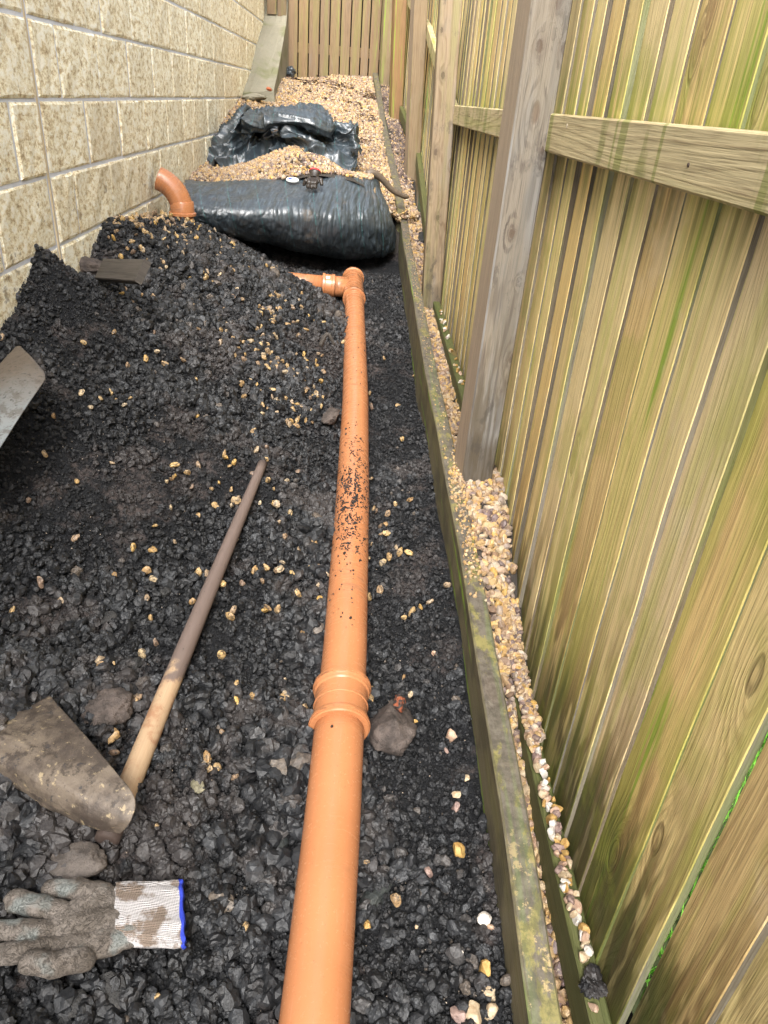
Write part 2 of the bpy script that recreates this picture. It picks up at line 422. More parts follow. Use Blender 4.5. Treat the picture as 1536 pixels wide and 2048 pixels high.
TAN = [(.82, .62, .26), (.76, .59, .27), (.88, .72, .38), (.58, .42, .20), (.80, .56, .22), (.86, .70, .31), (.78, .60, .36)]
m_board = wood('fence_board', TAN, (.36, .21, .085), ring=300, green=.6, green_col=(.36, .40, .06), wet=.9, rail_drip=.8, stain=.8, contrast=.40)
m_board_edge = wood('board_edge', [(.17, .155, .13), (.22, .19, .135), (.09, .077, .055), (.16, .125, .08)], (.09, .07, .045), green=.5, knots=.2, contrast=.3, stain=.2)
m_rail = wood('rail_wood', [(.46, .38, .21), (.50, .41, .24)], (.20, .13, .06), green=.4, green_col=(.30, .31, .06), ring=340, contrast=.5, bands=.6, knots=.3)
m_rail_low = wood('mossy_rail_wood', [(.085, .09, .028), (.10, .10, .035)], (.045, .048, .018), green=1.0, green_col=(.045, .065, .012))
def post_knots(Y, left, pts, bz):
    out = []
    for (px, py, r) in pts: q = at_y(px, py, Y); out.append((float(q[0])-left(float(q[2])), float(q[2])-bz, r))
    return out
_ta, _ba = at_y(1090, 0, 2.02), at_y(947, 930, 2.02)
_la = lambda z: float(np.interp(z, [_ba[2], _ta[2]], [_ba[0], _ta[0]]))-.05
m_post_grey = wood('weathered_post_wood', [(.17, .14, .108), (.19, .165, .13)], (.07, .055, .044), green=0.0, grey=.62, ring=260, contrast=.9, stain=.9, damp=.8,
    kpts=post_knots(2.02, _la, [(1060, 95, .011), (1112, 100, .013), (1100, 8, .012), (1008, 460, .010), (1068, 300, .008), (1010, 708, .011), (1020, 745, .009), (1022, 555, .005)], float(_ba[2])-.35))
_tb, _bb = at_y(897, 60, 4.1), at_y(862, 600, 4.1)
_lb = lambda z: float(np.interp(z, [_bb[2], _tb[2]], [_bb[0], _tb[0]]))-.0525
m_post_b = wood('knotty_post_wood', [(.25, .19, .125), (.23, .17, .105)], (.14, .09, .05), green=.1, grey=.3, ring=300, contrast=.8, knots=.1, damp=.5,
    kpts=post_knots(4.1, _lb, [(882, 150, .013), (868, 302, .013), (872, 432, .012), (855, 392, .010), (850, 492, .010), (862, 550, .011), (880, 60, .009), (900, 330, .008)], float(_bb[2])-.35))
m_post_pale = wood('sawn_post_face', [(.26, .195, .135), (.245, .19, .135)], (.36, .27, .18), knots=.1, contrast=.3, stain=.1)
m_post = wood('tan_post_wood', [(.22, .165, .10), (.21, .15, .09)], (.15, .09, .045), green=.2, grey=.2, ring=380)
m_post_brown = wood('brown_post_wood', [(.22, .125, .06), (.24, .135, .065)], (.11, .06, .025), green=.1, ring=420)
m_picket = wood('picket_wood', [(.20, .125, .065), (.155, .11, .065), (.22, .14, .07), (.165, .12, .075)], (.12, .07, .035), green=.05, grey=.1, ring=450)
m_kerb = wood('kerb_timber', [(.145, .12, .07), (.135, .12, .065)], (.06, .05, .025), green=.3, green_col=(.13, .13, .03), ring=380, lichen=.8, contrast=.5)

def mat_block():
    g = G('split_face_stone'); P = g.geo(); r = g.rand()
    off = g.comb(g.mul(r, 9), g.mul(r, 5), 0); nd = g.n('ShaderNodeVectorMath', operation='ADD'); g.put(nd.inputs[0], P); g.put(nd.inputs[1], off)
    Q = g.n('ShaderNodeVectorMath', operation='MULTIPLY'); g.put(Q.inputs[0], nd.outputs[0]); Q.inputs[1].default_value = (1, .62, 1); Q = Q.outputs[0]
    a = g.noise(Q, 42, 6, .80, .25); b = g.noise(Q, 150, 5, .78, .1); c = g.noise(Q, 5, 3, .5)
    base = g.ramp(a, [(.34, (.34, .25, .14)), (.43, (.60, .49, .31)), (.49, (.84, .76, .53)), (.57, (.95, .92, .78))])
    base = g.mix(g.mul(g.step(b, .42, .36), .4), base, (.50, .38, .23))
    base = g.mix(g.mul(g.step(c, .5, .75), .12), base, (.62, .50, .30))
    base = g.mix(g.mul(g.step(g.wn(g.mul(r, 77.7)), .3, 1.0), .15), base, (.42, .33, .2))
    spl = g.noise(P, 17, 6, .75); zz = g.sep(P)[2]; lo_ = g.step(zz, 1.05, .55)
    base = g.mix(g.mul(g.step(g.add(spl, g.mul(lo_, .10)), .64, .70), .6), base, (.14, .105, .07))
    base = g.mix(g.mul(g.step(g.noise(P, 1.6, 4, .6), .5, .68), .3), base, (.50, .42, .29))
    h = g.add(g.mul(a, 1.0), g.add(g.mul(b, .35), g.mul(g.noise(Q, 12, 3, .5), .6)))
    return g.fin(base, .85, g.bump(h, .009, .5), .25)
def mat_mortar():
    g = G('grey_mortar'); P = g.geo(); a = g.noise(P, 60, 4, .6)
    c = g.mix(a, (.50, .52, .57), (.70, .72, .77)); return g.fin(c, .9, g.bump(a, .003, .6), .2)
def mat_flat(name, col, rough=.6, spec=.5, var=.2, scale=30, bump=.001, **kw):
    g = G(name); a = g.noise(g.geo(), scale, 4, .6)
    c = g.mix(a, tuple(x*(1-var) for x in col), tuple(min(1, x*(1+var)) for x in col))
    return g.fin(c, rough, g.bump(a, bump, .6), spec, **kw)
def mat_soil():
    g = G('black_soil'); P = g.geo()
    a = g.noise(P, 160, 5, .7); b = g.noise(P, 3.2, 4, .6); c = g.noise(P, 48, 5, .7); d = g.noise(P, 9, 4, .6)
    col = g.mix(g.step(a, .35, .7), (.0028, .0030, .0036), (.011, .0115, .013))
    mud = g.mul(g.step(g.add(g.mul(b, .6), g.mul(d, .45)), .53, .60), g.step(c, .38, .6))
    col = g.mix(g.mul(mud, .6), col, g.mix(c, (.034, .027, .025), (.105, .083, .075)))
    h = g.add(g.mul(a, .6), g.mul(c, 1.2))
    return g.fin(col, g.mixf(a, .62, .92), g.bump(h, .008, .8), .22)
def mat_crumb():
    g = G('black_crumb'); Pp = g.obj_co(); P = g.geo()
    at = g.n('ShaderNodeAttribute', attribute_type='INSTANCER', attribute_name='col').outputs['Fac']
    a = g.noise(Pp, 3.5, 4, .65)
    col = g.ramp(at, [(0, (.0020, .0022, .0027)), (.4, (.0046, .0050, .0060)), (.66, (.012, .013, .0148)), (.82, (.034, .036, .039)), (.92, (.052, .047, .044)), (1.0, (.10, .08, .062))])
    col = g.mix(g.mul(g.step(a, .4, .7), .7), col, (.010, .010, .011))
    b = g.noise(P, 3.2, 4, .6); d = g.noise(P, 9, 4, .6)
    mud = g.step(g.add(g.mul(b, .6), g.mul(d, .45)), .54, .60)
    col = g.mix(g.mul(mud, .38), col, (.060, .050, .046))
    return g.fin(col, g.mixf(a, .32, .78), g.bump(a, .0018, .9), .48)
def mat_gravel(name='beige_gravel', dirty=0.0):
    g = G(name); Pp = g.obj_co()
    at = g.n('ShaderNodeAttribute', attribute_type='INSTANCER', attribute_name='col').outputs['Fac']
    col = g.ramp(at, [(0, (.28, .17, .075)), (.12, (.38, .26, .12)), (.26, (.22, .145, .09)), (.38, (.38, .30, .195)), (.48, (.44, .27, .075)), (.58, (.15, .10, .07)), (.68, (.28, .18, .115)), (.76, (.40, .33, .25)), (.83, (.24, .19, .15)), (.90, (.13, .09, .085)), (1.0, (.09, .065, .06))])
    a = g.noise(Pp, 1.6, 4, .6); b = g.noise(Pp, 5.0, 4, .7)
    col = g.mix(g.mul(g.step(a, .5, .7), .4), col, (.38, .28, .165))
    col = g.mix(g.mul(g.step(b, .58, .72), .5), col, (.20, .12, .06))
    if dirty: col = g.mix(g.mul(g.step(g.noise(Pp, 2.2, 5, .75), .48, .58), dirty), col, (.022, .02, .019))
    return g.fin(col, g.mixf(a, .35, .65), g.bump(b, .0012, .6), .45)
def mat_stone(name, ca, cb, scale=20, bumpd=.006, dirt=.0, rough=(.5, .85)):
    g = G(name); P = g.obj_co(); a = g.noise(P, scale, 6, .7); b = g.noise(P, scale*4.5, 5, .7)
    c = g.mix(g.step(a, .35, .65), ca, cb); c = g.mix(g.mul(g.step(b, .58, .7), .6), c, tuple(x*.35 for x in ca))
    if dirt: c = g.mix(g.step(g.noise(P, scale*1.7, 5, .7), .62-dirt*.2, .68-dirt*.2), c, (.02, .019, .018))
    return g.fin(c, g.mixf(b, *rough), g.bump(g.add(a, g.mul(b, .6)), bumpd, .8), .4)
def mat_pipe(name='orange_plastic', smear=0.0):
    g = G(name); uv = g.uv(); s = g.sep(uv); P = g.geo(); p = g.sep(P)
    a = g.noise(P, 7, 4, .55); b = g.noise(P, 130, 5, .7)
    col = g.mix(a, (.34, .130, .052), (.42, .178, .078))
    # black specks, thickest where soil fell on the pipe
    zone = g.mul(g.step(p[1], 1.5, 1.75), g.step(p[1], 2.45, 2.1))
    zone = g.math('MAXIMUM', zone, g.mul(g.step(p[1], 2.7, 3.0), .30))
    q = g.voro(P, 120); q2 = g.voro(P, 55)
    thr = g.add(.17, g.mul(zone, .22)); sm = g.noise(P, 24, 4, .7)
    hn = g.noise(P, 170, 5, .8); s1 = g.mul(g.step(g.add(hn, g.mul(zone, .10)), .665, .70), g.step(g.add(sm, g.mul(zone, .10)), .50, .60))
    s2 = g.mul(g.step(g.math('SUBTRACT', g.add(.03, g.mul(zone, .25)), q2), -.02, .02), g.step(g.add(sm, g.mul(zone, .16)), .60, .64))
    # brown wiped smears running round the pipe
    w_ = g.noise(g.comb(g.mul(s[0], 9), g.mul(s[1], 42), 0), 1.0, 5, .65)
    w2 = g.noise(P, 4.2, 3, .5)
    wf = g.mul(g.step(w_, .52, .66), g.step(g.add(w2, g.mul(g.step(p[1], 2.4, 3.0), .12)), .46, .60))
    col = g.mix(g.mul(wf, .55), col, (.17, .075, .035))
    fl = g.noise(P, 190, 5, .75); col = g.mix(g.mul(g.step(fl, .60, .68), .55), col, (.12, .05, .025))
    scr = g.noise(g.comb(g.mul(s[0], 160), g.mul(s[1], 14), 3), 1.0, 4, .6)
    col = g.mix(g.mul(g.step(scr, .58, .72), .34), col, (.42, .22, .13))
    col = g.mix(g.math('MAXIMUM', s1, s2), col, (.028, .020, .016))
    if smear: col = g.mix(g.mul(g.step(g.noise(P, 22, 5, .7), .50, .62), smear), col, (.10, .055, .032))
    ro = g.mixf(g.math('MAXIMUM', s1, wf), g.mixf(b, .20, .32), .75)
    return g.fin(col, ro, g.bump(g.add(g.mul(b, .25), g.math('MAXIMUM', s1, s2)), .0009, .6), .5)
def mat_membrane():
    g = G('black_membrane'); P = g.geo(); s = g.sep(g.uv())
    a = g.noise(P, 9, 5, .65); b = g.noise(P, 60, 4, .6)
    weave = g.math('SINE', g.mul(s[0], 2400)); weave2 = g.math('SINE', g.mul(s[1], 2400))
    col = g.mix(g.mul(a, 1.0), (.011, .016, .020), (.036, .048, .058))
    ln = g.math('ABSOLUTE', g.math('SUBTRACT', g.math('FRACT', g.mul(s[0], 6.1)), .5))
    lm = g.mul(g.step(ln, .018, .006), g.step(b, .35, .6))
    col = g.mix(g.mul(lm, .55), col, (.05, .22, .22))
    dm = g.mul(g.step(g.noise(P, 6.5, 5, .7), .58, .70), .7)
    col = g.mix(dm, col, g.mix(b, (.035, .027, .02), (.12, .095, .072)))
    sk = g.noise(g.comb(g.mul(g.add(s[0], g.mul(s[1], .25)), 90), g.mul(s[1], 9), 0), 1.0, 5, .7); col = g.mix(g.mul(g.step(sk, .46, .70), .7), col, (.09, .118, .14))
    col = g.mix(g.mul(g.step(b, .56, .7), .3), col, (.008, .010, .012))
    ro = g.mixf(g.math('MAXIMUM', dm, g.mul(g.step(b, .45, .7), .4)), .34, .75)
    h = g.add(g.mul(g.add(weave, weave2), .012), g.add(g.mul(a, 2.2), g.mul(b, .5)))
    return g.fin(col, ro, g.bump(h, .004, .7), .9)
def mat_glove(name, muddy, tone, coat):
    g = G(name); P = g.obj_co(); a = g.noise(P, 28, 5, .65); b = g.noise(P, 420, 3, .7); c = g.noise(P, 90, 4, .6)
    col = g.mix(g.step(a, .40, .62), muddy, tone); col = g.mix(g.mul(g.step(g.noise(P, 17, 3, .5), .53, .66), .75), col, coat)
    col = g.mix(g.mul(g.step(c, .6, .75), .5), col, tuple(x*.5 for x in muddy))
    cr = g.noise(P, 55, 3, .6, 2.5); crm = g.step(g.math('ABSOLUTE', g.math('SUBTRACT', cr, .5)), .035, .0)
    col = g.mix(g.mul(crm, .22), col, tuple(x*.45 for x in muddy))
    return g.fin(col, .8, g.bump(g.add(g.mul(b, .7), g.add(g.mul(c, 1.2), g.mul(crm, -.7))), .0026, .9), .25)
def mat_cuff():
    g = G('knit_cuff'); P = g.obj_co(); s = g.sep(P); a = g.noise(P, 26, 5, .6); k = g.math('SINE', g.mul(s[1], 2600)); k2 = g.math('SINE', g.mul(s[0], 1700))
    col = g.mix(g.step(a, .50, .62), (.34, .325, .32), (.155, .12, .095))
    col = g.mix(g.mul(g.step(g.noise(P, 120, 4, .7), .6, .7), .8), col, (.12, .08, .06))
    return g.fin(col, .9, g.bump(g.add(k, g.mul(k2, .4)), .0008, .7), .2)
def mat_metal(name, ca, cb, cc):
    g = G(name); P = g.obj_co(); a = g.noise(P, 9, 6, .7); b = g.noise(P, 55, 5, .7); c = g.noise(P, 24, 5, .75)
    col = g.mix(g.step(a, .40, .6), ca, cb); col = g.mix(g.mul(g.step(c, .52, .60), .85), col, cc)
    col = g.mix(g.mul(g.step(b, .60, .66), .85), col, (.022, .021, .024)); col = g.mix(g.mul(g.step(b, .42, .34), .5), col, (.42, .33, .19))
    return g.fin(col, g.mixf(c, .35, .85), g.bump(g.add(b, g.mul(c, 1.5)), .0022, .8), .5, Metallic=.15)
def mat_handle():
    g = G('muddy_wood_handle'); s = g.sep(g.uv()); P = g.geo(); a = g.noise(P, 18, 5, .65); f = g.noise(g.comb(g.mul(s[0], 160), g.mul(s[1], 4), 0), 1.0, 4, .6)
    bare = g.mix(f, (.27, .165, .09), (.40, .30, .19)); bare = g.mix(g.mul(g.step(a, .48, .62), .7), bare, (.22, .10, .05))
    mud = g.mix(f, (.095, .069, .057), (.15, .112, .095))
    z = g.add(s[1], g.mul(g.math('SUBTRACT', a, .5), .28))
    m = g.math('MINIMUM', g.step(z, .02, .05), g.step(z, .36, .31))
    col = g.mix(m, mud, bare); col = g.mix(g.mul(g.step(g.noise(P, 70, 4, .7), .62, .7), .7), col, (.03, .025, .022))
    return g.fin(col, g.mixf(a, .5, .75), g.bump(f, .0012, .6), .35)
def mat_concrete():
    g = G('mossy_concrete'); P = g.geo(); a = g.noise(P, 7, 5, .6); b = g.noise(P, 70, 4, .6)
    c = g.mix(a, (.17, .16, .115), (.29, .27, .21)); c = g.mix(g.mul(g.step(g.noise(P, 3, 4, .6), .5, .65), .55), c, (.12, .13, .04))
    c = g.mix(g.mul(g.step(b, .6, .72), .5), c, (.11, .1, .08)); return g.fin(c, .85, g.bump(g.add(a, b), .006, .7), .25)

m_block, m_mortar, m_soil, m_crumb = mat_block(), mat_mortar(), mat_soil(), mat_crumb()
m_gravel, m_gravel_dirty = mat_gravel(), mat_gravel('soiled_gravel', .8)
m_pipe, m_pipe_dirty, m_memb = mat_pipe(), mat_pipe('muddy_orange_plastic', .55), mat_membrane()
m_pipe_in = mat_flat('pipe_inside', (.10, .035, .015), .6)
m_concrete = mat_concrete(); m_handle = mat_handle()
m_sand = mat_flat('sand_base', (.16, .115, .065), .9, .2, .5, 80, .004)
m_dirt = mat_flat('dark_earth', (.035, .03, .025), .9, .3, .5, 60, .006)
m_seal = mat_flat('sand_sealant', (.56, .46, .31), .8, .2, .12, 40)
m_grass_g = mat_flat('turf_ground', (.05, .06, .025), .9, .2, .4, 30, .004)
m_grass = mat_flat('grass_blade', (.16, .42, .05), .55, .3, .35, 20)
m_white = mat_flat('white_plastic', (.72, .74, .70), .4, .5, .05, 40)
m_blue = mat_flat('blue_print', (.03, .05, .32), .5, .4, .1, 60)
m_teal_print = mat_flat('pale_blue_print', (.30, .45, .60), .5, .4, .2, 60)
m_hem = mat_flat('blue_hem', (.018, .035, .30), .7, .3, .25, 200)
m_red = mat_flat('red_trim', (.45, .03, .03), .6, .4, .2, 60)
m_rust = mat_flat('rusty_iron', (.040, .026, .020), .75, .4, .4, 60, .002)
m_nail_pale = mat_flat('pale_nail', (.50, .42, .30), .6)
m_leaf = mat_flat('dead_leaf', (.055, .028, .022), .8, .3, .5, 40)
m_twig = mat_flat('twig_bark', (.10, .08, .055), .8, .3, .4, 90)

# ================================================================== SETTING
def ground_sheet(name, x0, x1, y0, y1, zf, nx, ny, mat, kind='structure'):
    xs = np.linspace(x0, x1, nx); ys = np.linspace(y0, y1, ny)
    X, Y = np.meshgrid(xs, ys, indexing='ij'); Z = zf(X, Y)
    me = make_mesh(name, np.stack([X, Y, Z], -1).reshape(-1, 3), grid_faces(nx, ny), mat, None, True)
    return tag(obj(name, me), None, None, None, kind)

ground_sheet('ground', -160, 160, -160, 160, lambda X, Y: X*0-1.2, 9, 9, m_dirt)

XW = -1.045                       # face of the block wall
KX = .315                         # face of the timber kerb
kerb_top = lambda Y: np.interp(Y, [-.6, .30, .52, .76, 1.36, 2.0, 2.5, 4.37, 5.25], [.0, .072, .095, .14, .192, .255, .315, .455, .545])
pipe_z = lambda Y: .045+.063*(np.asarray(Y)-.52)
_pp = []
for _px, _py in [(612, 2230), (629, 2044), (665, 1640), (690, 1300), (705, 1000), (711, 800), (709, 608), (706, 565)]:
    _q = at_z(_px, _py, .1)
    for _i in range(12): _q = at_z(_px, _py, float(pipe_z(_q[1])))
    _pp.append((_q[1], _q[0]))
pipe_x = lambda Y: np.interp(Y, [a for a, _ in _pp], [b for _, b in _pp])

soil_pts = [(.33, -.2, -.06), (.33, .4, -.03), (.33, .56, -.005), (.33, 1.35, .07), (.33, 2.5, .155), (.33, 3.6, .20), (.33, 4.6, .26), (.33, 5.2, .33),
    (.2, .5, -.035), (.2, 1.3, .02), (.2, 2.5, .115), (.2, 3.6, .175), (.2, 4.5, .24),
    (.03, .3, -.02), (.03, 1.3, .035), (.03, 2.0, .085), (.03, 3.0, .145), (.03, 4.0, .205), (.03, 4.5, .23),
    (-.10, .4, .0), (-.10, 1.1, .05), (-.10, 1.9, .13), (-.08, 2.6, .19), (-.10, 3.2, .26), (-.07, 3.7, .26),
    (-.4, .2, .03), (-.4, .6, .06), (-.35, 1.2, .10), (-.38, 1.8, .20), (-.4, 2.4, .31), (-.4, 3.0, .40), (-.42, 3.5, .45),
    (-.7, .3, .09), (-.7, .8, .16), (-.7, 1.3, .22), (-.7, 1.8, .33), (-.7, 2.4, .46), (-.72, 3.0, .56), (-.75, 3.5, .62),
    (-1.05, .0, .15), (-1.05, .8, .30), (-1.05, 1.5, .46), (-1.05, 2.19, .59), (-1.05, 2.27, .61), (-1.05, 2.52, .69), (-1.05, 2.68, .61), (-1.05, 2.84, .575), (-1.05, 3.12, .69), (-1.05, 3.54, .675), (-1.05, 4.1, .58),
    (-.8, 3.9, .605), (-.6, 3.88, .505), (-.37, 3.85, .425), (-.19, 3.85, .335), (-.06, 3.95, .24),
    (-.25, 4.12, .235), (-.5, 4.2, .36), (-.75, 4.3, .50), (-.5, 4.7, .30), (-.2, 4.5, .235), (-.9, 4.7, .48), (-.4, 5.0, .30), (.1, 5.0, .27), (-1.05, 5.0, .45)]
soil_base = Plate(soil_pts)
def soil_z(X, Y, fine=True):
    Z = soil_base(X, Y)
    rough = .35+.65*sstep(.05, -.25, X)
    Z = Z+rough*(.016*fbm(X*5.5, Y*5.5, 0, 3, 3)+.011*np.abs(fbm(X*16, Y*16, 0, 9, 3)))
    # a heaped ridge against the wall
    Z = Z+.05*np.exp(-((X+1.0)/.10)**2-((Y-2.50)/.09)**2)
    if fine: Z = Z+.0045*fbm(X*48, Y*48, 0, 21, 3, .6)
    return Z
def soil_sheet():
    xs = np.linspace(XW-.03, .345, 300)
    ys = np.concatenate([np.linspace(-.5, .2, 30)[:-1], np.linspace(.2, 2.2, 420)[:-1], np.linspace(2.2, 5.3, 380)])
    X, Y = np.meshgrid(xs, ys, indexing='ij'); Z = soil_z(X, Y)
    me = make_mesh('soil', np.stack([X, Y, Z], -1).reshape(-1, 3), grid_faces(len(xs), len(ys)), m_soil, None, True)
    return tag(obj('soil', me), None, None, None, 'structure')
soil_sheet()

# the raised path of gravel beyond the trench
path_base = Plate([(-1.05, 4.6, .66), (-.8, 4.85, .72), (-.4, 5.0, .79), (0, 5.05, .80), (.2, 5.1, .66), (.32, 5.2, .53), (.34, 5.6, .60), (-.8, 5.3, .76), (-.6, 5.3, .80), (-.42, 5.3, .875), (-.25, 5.3, .86), (-.05, 5.3, .78), (.1, 5.3, .70), (-.7, 5.65, .80), (-.3, 5.65, .84), (0, 5.65, .80),
    (.30, 6.3, .78), (.2, 7.6, 1.10), (.12, 9.1, 1.44), (-.35, 9.1, 1.42), (-.8, 9.1, 1.39), (-1.05, 9.1, 1.5), (-1.05, 7.3, 1.17), (-1.05, 6.0, .92), (-.5, 6.0, .93), (-.4, 7.0, 1.06), (-.3, 8.0, 1.22), (.5, 6.3, .74), (.45, 9.1, 1.4), (-1.05, 5.2, .75)])
def path_z(X, Y): return path_base(X, Y)+.014*fbm(X*4, Y*4, 0, 61, 3)
ground_sheet('path', XW-.03, .46, 4.95, 9.4, lambda X, Y: path_z(X, Y)-.5*sstep(5.35, 5.0, Y)*sstep(.05, .2, X), 90, 240, m_dirt)

# the bed of gravel between kerb and fence, sinking towards the viewer
def strip_z(X, Y):
    z = np.interp(Y, [-.5, .6, .95, 1.15, 1.32, 1.5, 1.8, 2.0, 2.15, 2.4, 3.0, 3.9, 4.6, 5.0, 5.4, 6.3],
                  [-.25, -.21, -.16, -.11, -.055, .03, .185, .225, .205, .15, .17, .22, .27, .46, .56, .74])
    return z+.006*fbm(np.asarray(X)*20, np.asarray(Y)*20, 0, 31, 2)
ground_sheet('bed', KX+.02, .56, -.5, 5.45, strip_z, 20, 260, m_dirt)
ground_sheet('lawn', .555, 30, -6, 30, lambda X, Y: -.16+.09*np.clip(Y, -1, 9)+.01*fbm(X*3, Y*3, 0, 71, 3), 120, 160, m_grass_g)

# ================================================================== BLOCK WALL
wall = empty('block_wall', (XW-.10, 0, 0), 'tan split faced stone block wall with grey mortar joints, left of the soil heap', 'wall')
def wbox(x0, x1, y0, y1, z0, z1):
    v = [(x, y, z) for x in (x0, x1) for y in (y0, y1) for z in (z0, z1)]
    return v, [(0, 1, 3, 2), (4, 6, 7, 5), (0, 4, 5, 1), (2, 3, 7, 6), (0, 2, 6, 4), (1, 5, 7, 3)]
v, f = wbox(XW-.14, XW+.0012, -2.6, 9.6, -.4, 3.0)
obj('mortar', make_mesh('mortar', np.array(v)-np.array(wall.location), f, m_mortar), wall)
block_meshes = []
def block_mesh(L, H, seed):
    """Split-faced block: chamfered face of a jittered grid, closed sides."""
    rs = np.random.default_rng(seed); nu, nv = 7, 5
    U = np.concatenate([[-L/2], np.linspace(-L/2+.007, L/2-.007, nu-2), [L/2]]); W = np.array([-H/2, -H/2+.008, 0, H/2-.008, H/2]); V = []
    for i in range(nu):
        for j in range(nv):
            e = (i in (0, nu-1)) or (j in (0, nv-1))
            V.append((.003 if e else .006+rs.uniform(-.002, .003), U[i]+rs.uniform(-.002, .002), W[j]+rs.uniform(-.002, .002)))
    F = [tuple(q) for q in grid_faces(nu, nv)]
    b0 = len(V)
    ring = [i*nv for i in range(nu)]+[(nu-1)*nv+j for j in range(1, nv)]+[i*nv+nv-1 for i in range(nu-2, -1, -1)]+[j for j in range(nv-2, 0, -1)]
    for k in ring: V.append((-.03, V[k][1], V[k][2]))
    n = len(ring)
    for k in range(n): F.append((ring[k], b0+k, b0+(k+1) % n, ring[(k+1) % n]))
    return make_mesh('block', V, F, m_block)
PITCH = .43
full = [block_mesh(PITCH-.015, .213, 100+i) for i in range(8)]
half = [block_mesh(PITCH*.74-.015, .213, 140+i) for i in range(3)]
narrow = [block_mesh(PITCH*.5-.015, .213, 150+i) for i in range(3)]
import itertools
mj = at_x(71, 190, XW)[1]        # the movement joint
nb = 0
for row in range(-4, 8):
    z0 = 1.166+.225*row
    # far side of the movement joint, with a short piece against it; then the near side
    y = mj+.012; first = True
    seq = []
    if row % 2 == 0: seq.append((.5*PITCH, narrow))
    while y+sum(a for a, _ in seq) < 9.4: seq.append((PITCH, full) if random.random() > .12 else (PITCH*.74, half))
    for (Lb, lib) in seq:
        o = obj('block', lib[random.randrange(len(lib))], wall, (XW-wall.location.x+random.uniform(-.0015, .002), y+Lb/2, z0+.1125), (math.pi if random.random() < 0 else 0, 0, 0)); y += Lb; nb += 1
    y = mj-.012
    if True:
        seq = [(.5*PITCH, narrow)] if row % 2 else []
        for k in range(3): seq.append((PITCH, full))
        for (Lb, lib) in seq:
            obj('block', lib[random.randrange(len(lib))], wall, (XW-wall.location.x+random.uniform(-.0015, .002), y-Lb/2, z0+.1125)); y -= Lb; nb += 1
js = timber('movement_joint', (XW-.006, mj, .2), (XW-.006, mj, 2.95), (0, 1, 0), .017, .02, m_seal, wall, bev=.003)

# concrete haunch running up beside the wall
hp = [at_x(483, 191, XW), at_x(502, 137, XW), at_x(510, 93, XW), at_x(524, 49, XW), at_x(532, 0, XW)]
hq = [at_y(548, 176, 7.3), at_y(554, 153, 7.9), at_y(562, 109, 8.4), at_y(572, 52, 8.9), at_y(577, 0, 9.15)]
def haunch():
    V, n = [], 5
    nsub = 5
    P = []
    for i in range(n):
        for k in range(nsub):
            t = k/(nsub-1); q = hp[i]*(1-t)+hq[i]*t; P.append(q+np.array([0, 0, .012*fbm(i*2.3, k*1.7, 0, 5, 2)]))
    top = np.array(P); V = list(top); F = [tuple(q) for q in grid_faces(n, nsub)]
    b = len(V)
    for i in range(n): V.append(top[i*nsub+nsub-1]*np.array([1, 1, 0])+np.array([.03, 0, .7]))
    for i in range(n-1): F.append((i*nsub+nsub-1, b+i, b+i+1, (i+1)*nsub+nsub-1))
    for i in (0,):
        V.append((top[0][0], top[0][1], .7)); V.append((top[nsub-1][0]+.03, top[nsub-1][1], .7))
        F.append(tuple([k for k in range(nsub)])+(len(V)-1, len(V)-2))
    import bmesh
    me = make_mesh('concrete_haunch', V, F, m_concrete, None, False)
    bm = bmesh.new(); bm.from_mesh(me); bmesh.ops.recalc_face_normals(bm, faces=bm.faces); bm.to_mesh(me); bm.free()
    o = obj('concrete_haunch', me)
    return tag(o, 'sloping mossy concrete haunch climbing along the foot of the block wall', 'concrete haunch')
haunch()
v, f = rock_shape(3, 55, 6, .1, (.11, .16, .035), .04)
tag(obj('concrete_slab', make_mesh('concrete_slab', v, f, m_concrete), None, tuple(at_y(508, 196, 7.15))), 'small flat concrete offcut at the foot of the concrete haunch', 'concrete piece')
v, f = rock_shape(2, 57, 8, .1, (.028, .03, .018), .04)
tag(obj('brick_fragment', make_mesh('brick_fragment', v, f, mat_flat('red_brick', (.36, .10, .04), .8)), None, tuple(at_y(538, 186, 7.1)+np.array([0, 0, .03]))), 'broken red brick piece at the edge of the far gravel', 'brick')

# ================================================================== FENCE ON THE RIGHT
fence = empty('closeboard_fence', (.52, 2.0, 0), 'tall feather edge board fence with algae streaks and rails, right of the gravel strip', 'fence')
FX = lambda Y: np.interp(Y, [-1, 4.3, 6.2, 7.8, 9.2], [.503, .503, .490, .400, .315])    # back of the rails
RT = lambda Y: np.interp(Y, [-1, 4.2, 6.3, 7.9, 9.2], [1.25, 1.25, 1.76, 2.12, 2.42])    # top of the upper rail
# posts, each as surveyed: left edge and right edge of its near face, top and base
def post(name, pt, pb, wid, Y, mats, **kw):
    t, b = at_y(pt[0], pt[1], Y), at_y(pb[0], pb[1], Y)
    d = (t-b)/np.linalg.norm(t-b); b2 = b-d*.35; t2 = b+d*((RT(Y)+.62-b[2])/d[2])
    return timber('post', b2, t2, (1, kw.pop('turn', 0), 0), wid, kw.pop('thick', .10), mats, fence, bev=.004, edge_mi=1, nseg=10, seed=int(Y*10), **kw)
post('post', (1090, 0), (947, 930), .100, 2.02, [m_post_grey, m_post_pale], turn=.16)
post('post', (897, 60), (862, 600), .105, 4.1, [m_post_b, m_post])
post('post', (836, 60), (822, 380), .100, 6.2, [m_post, m_post_pale], turn=.22)
post('post', (798, 30), (790, 257), .110, 7.7, [m_post_brown, m_post_brown], turn=.22)
post('post', (775, 30), (766, 190), .098, 8.9, [m_post, m_post], turn=.22)
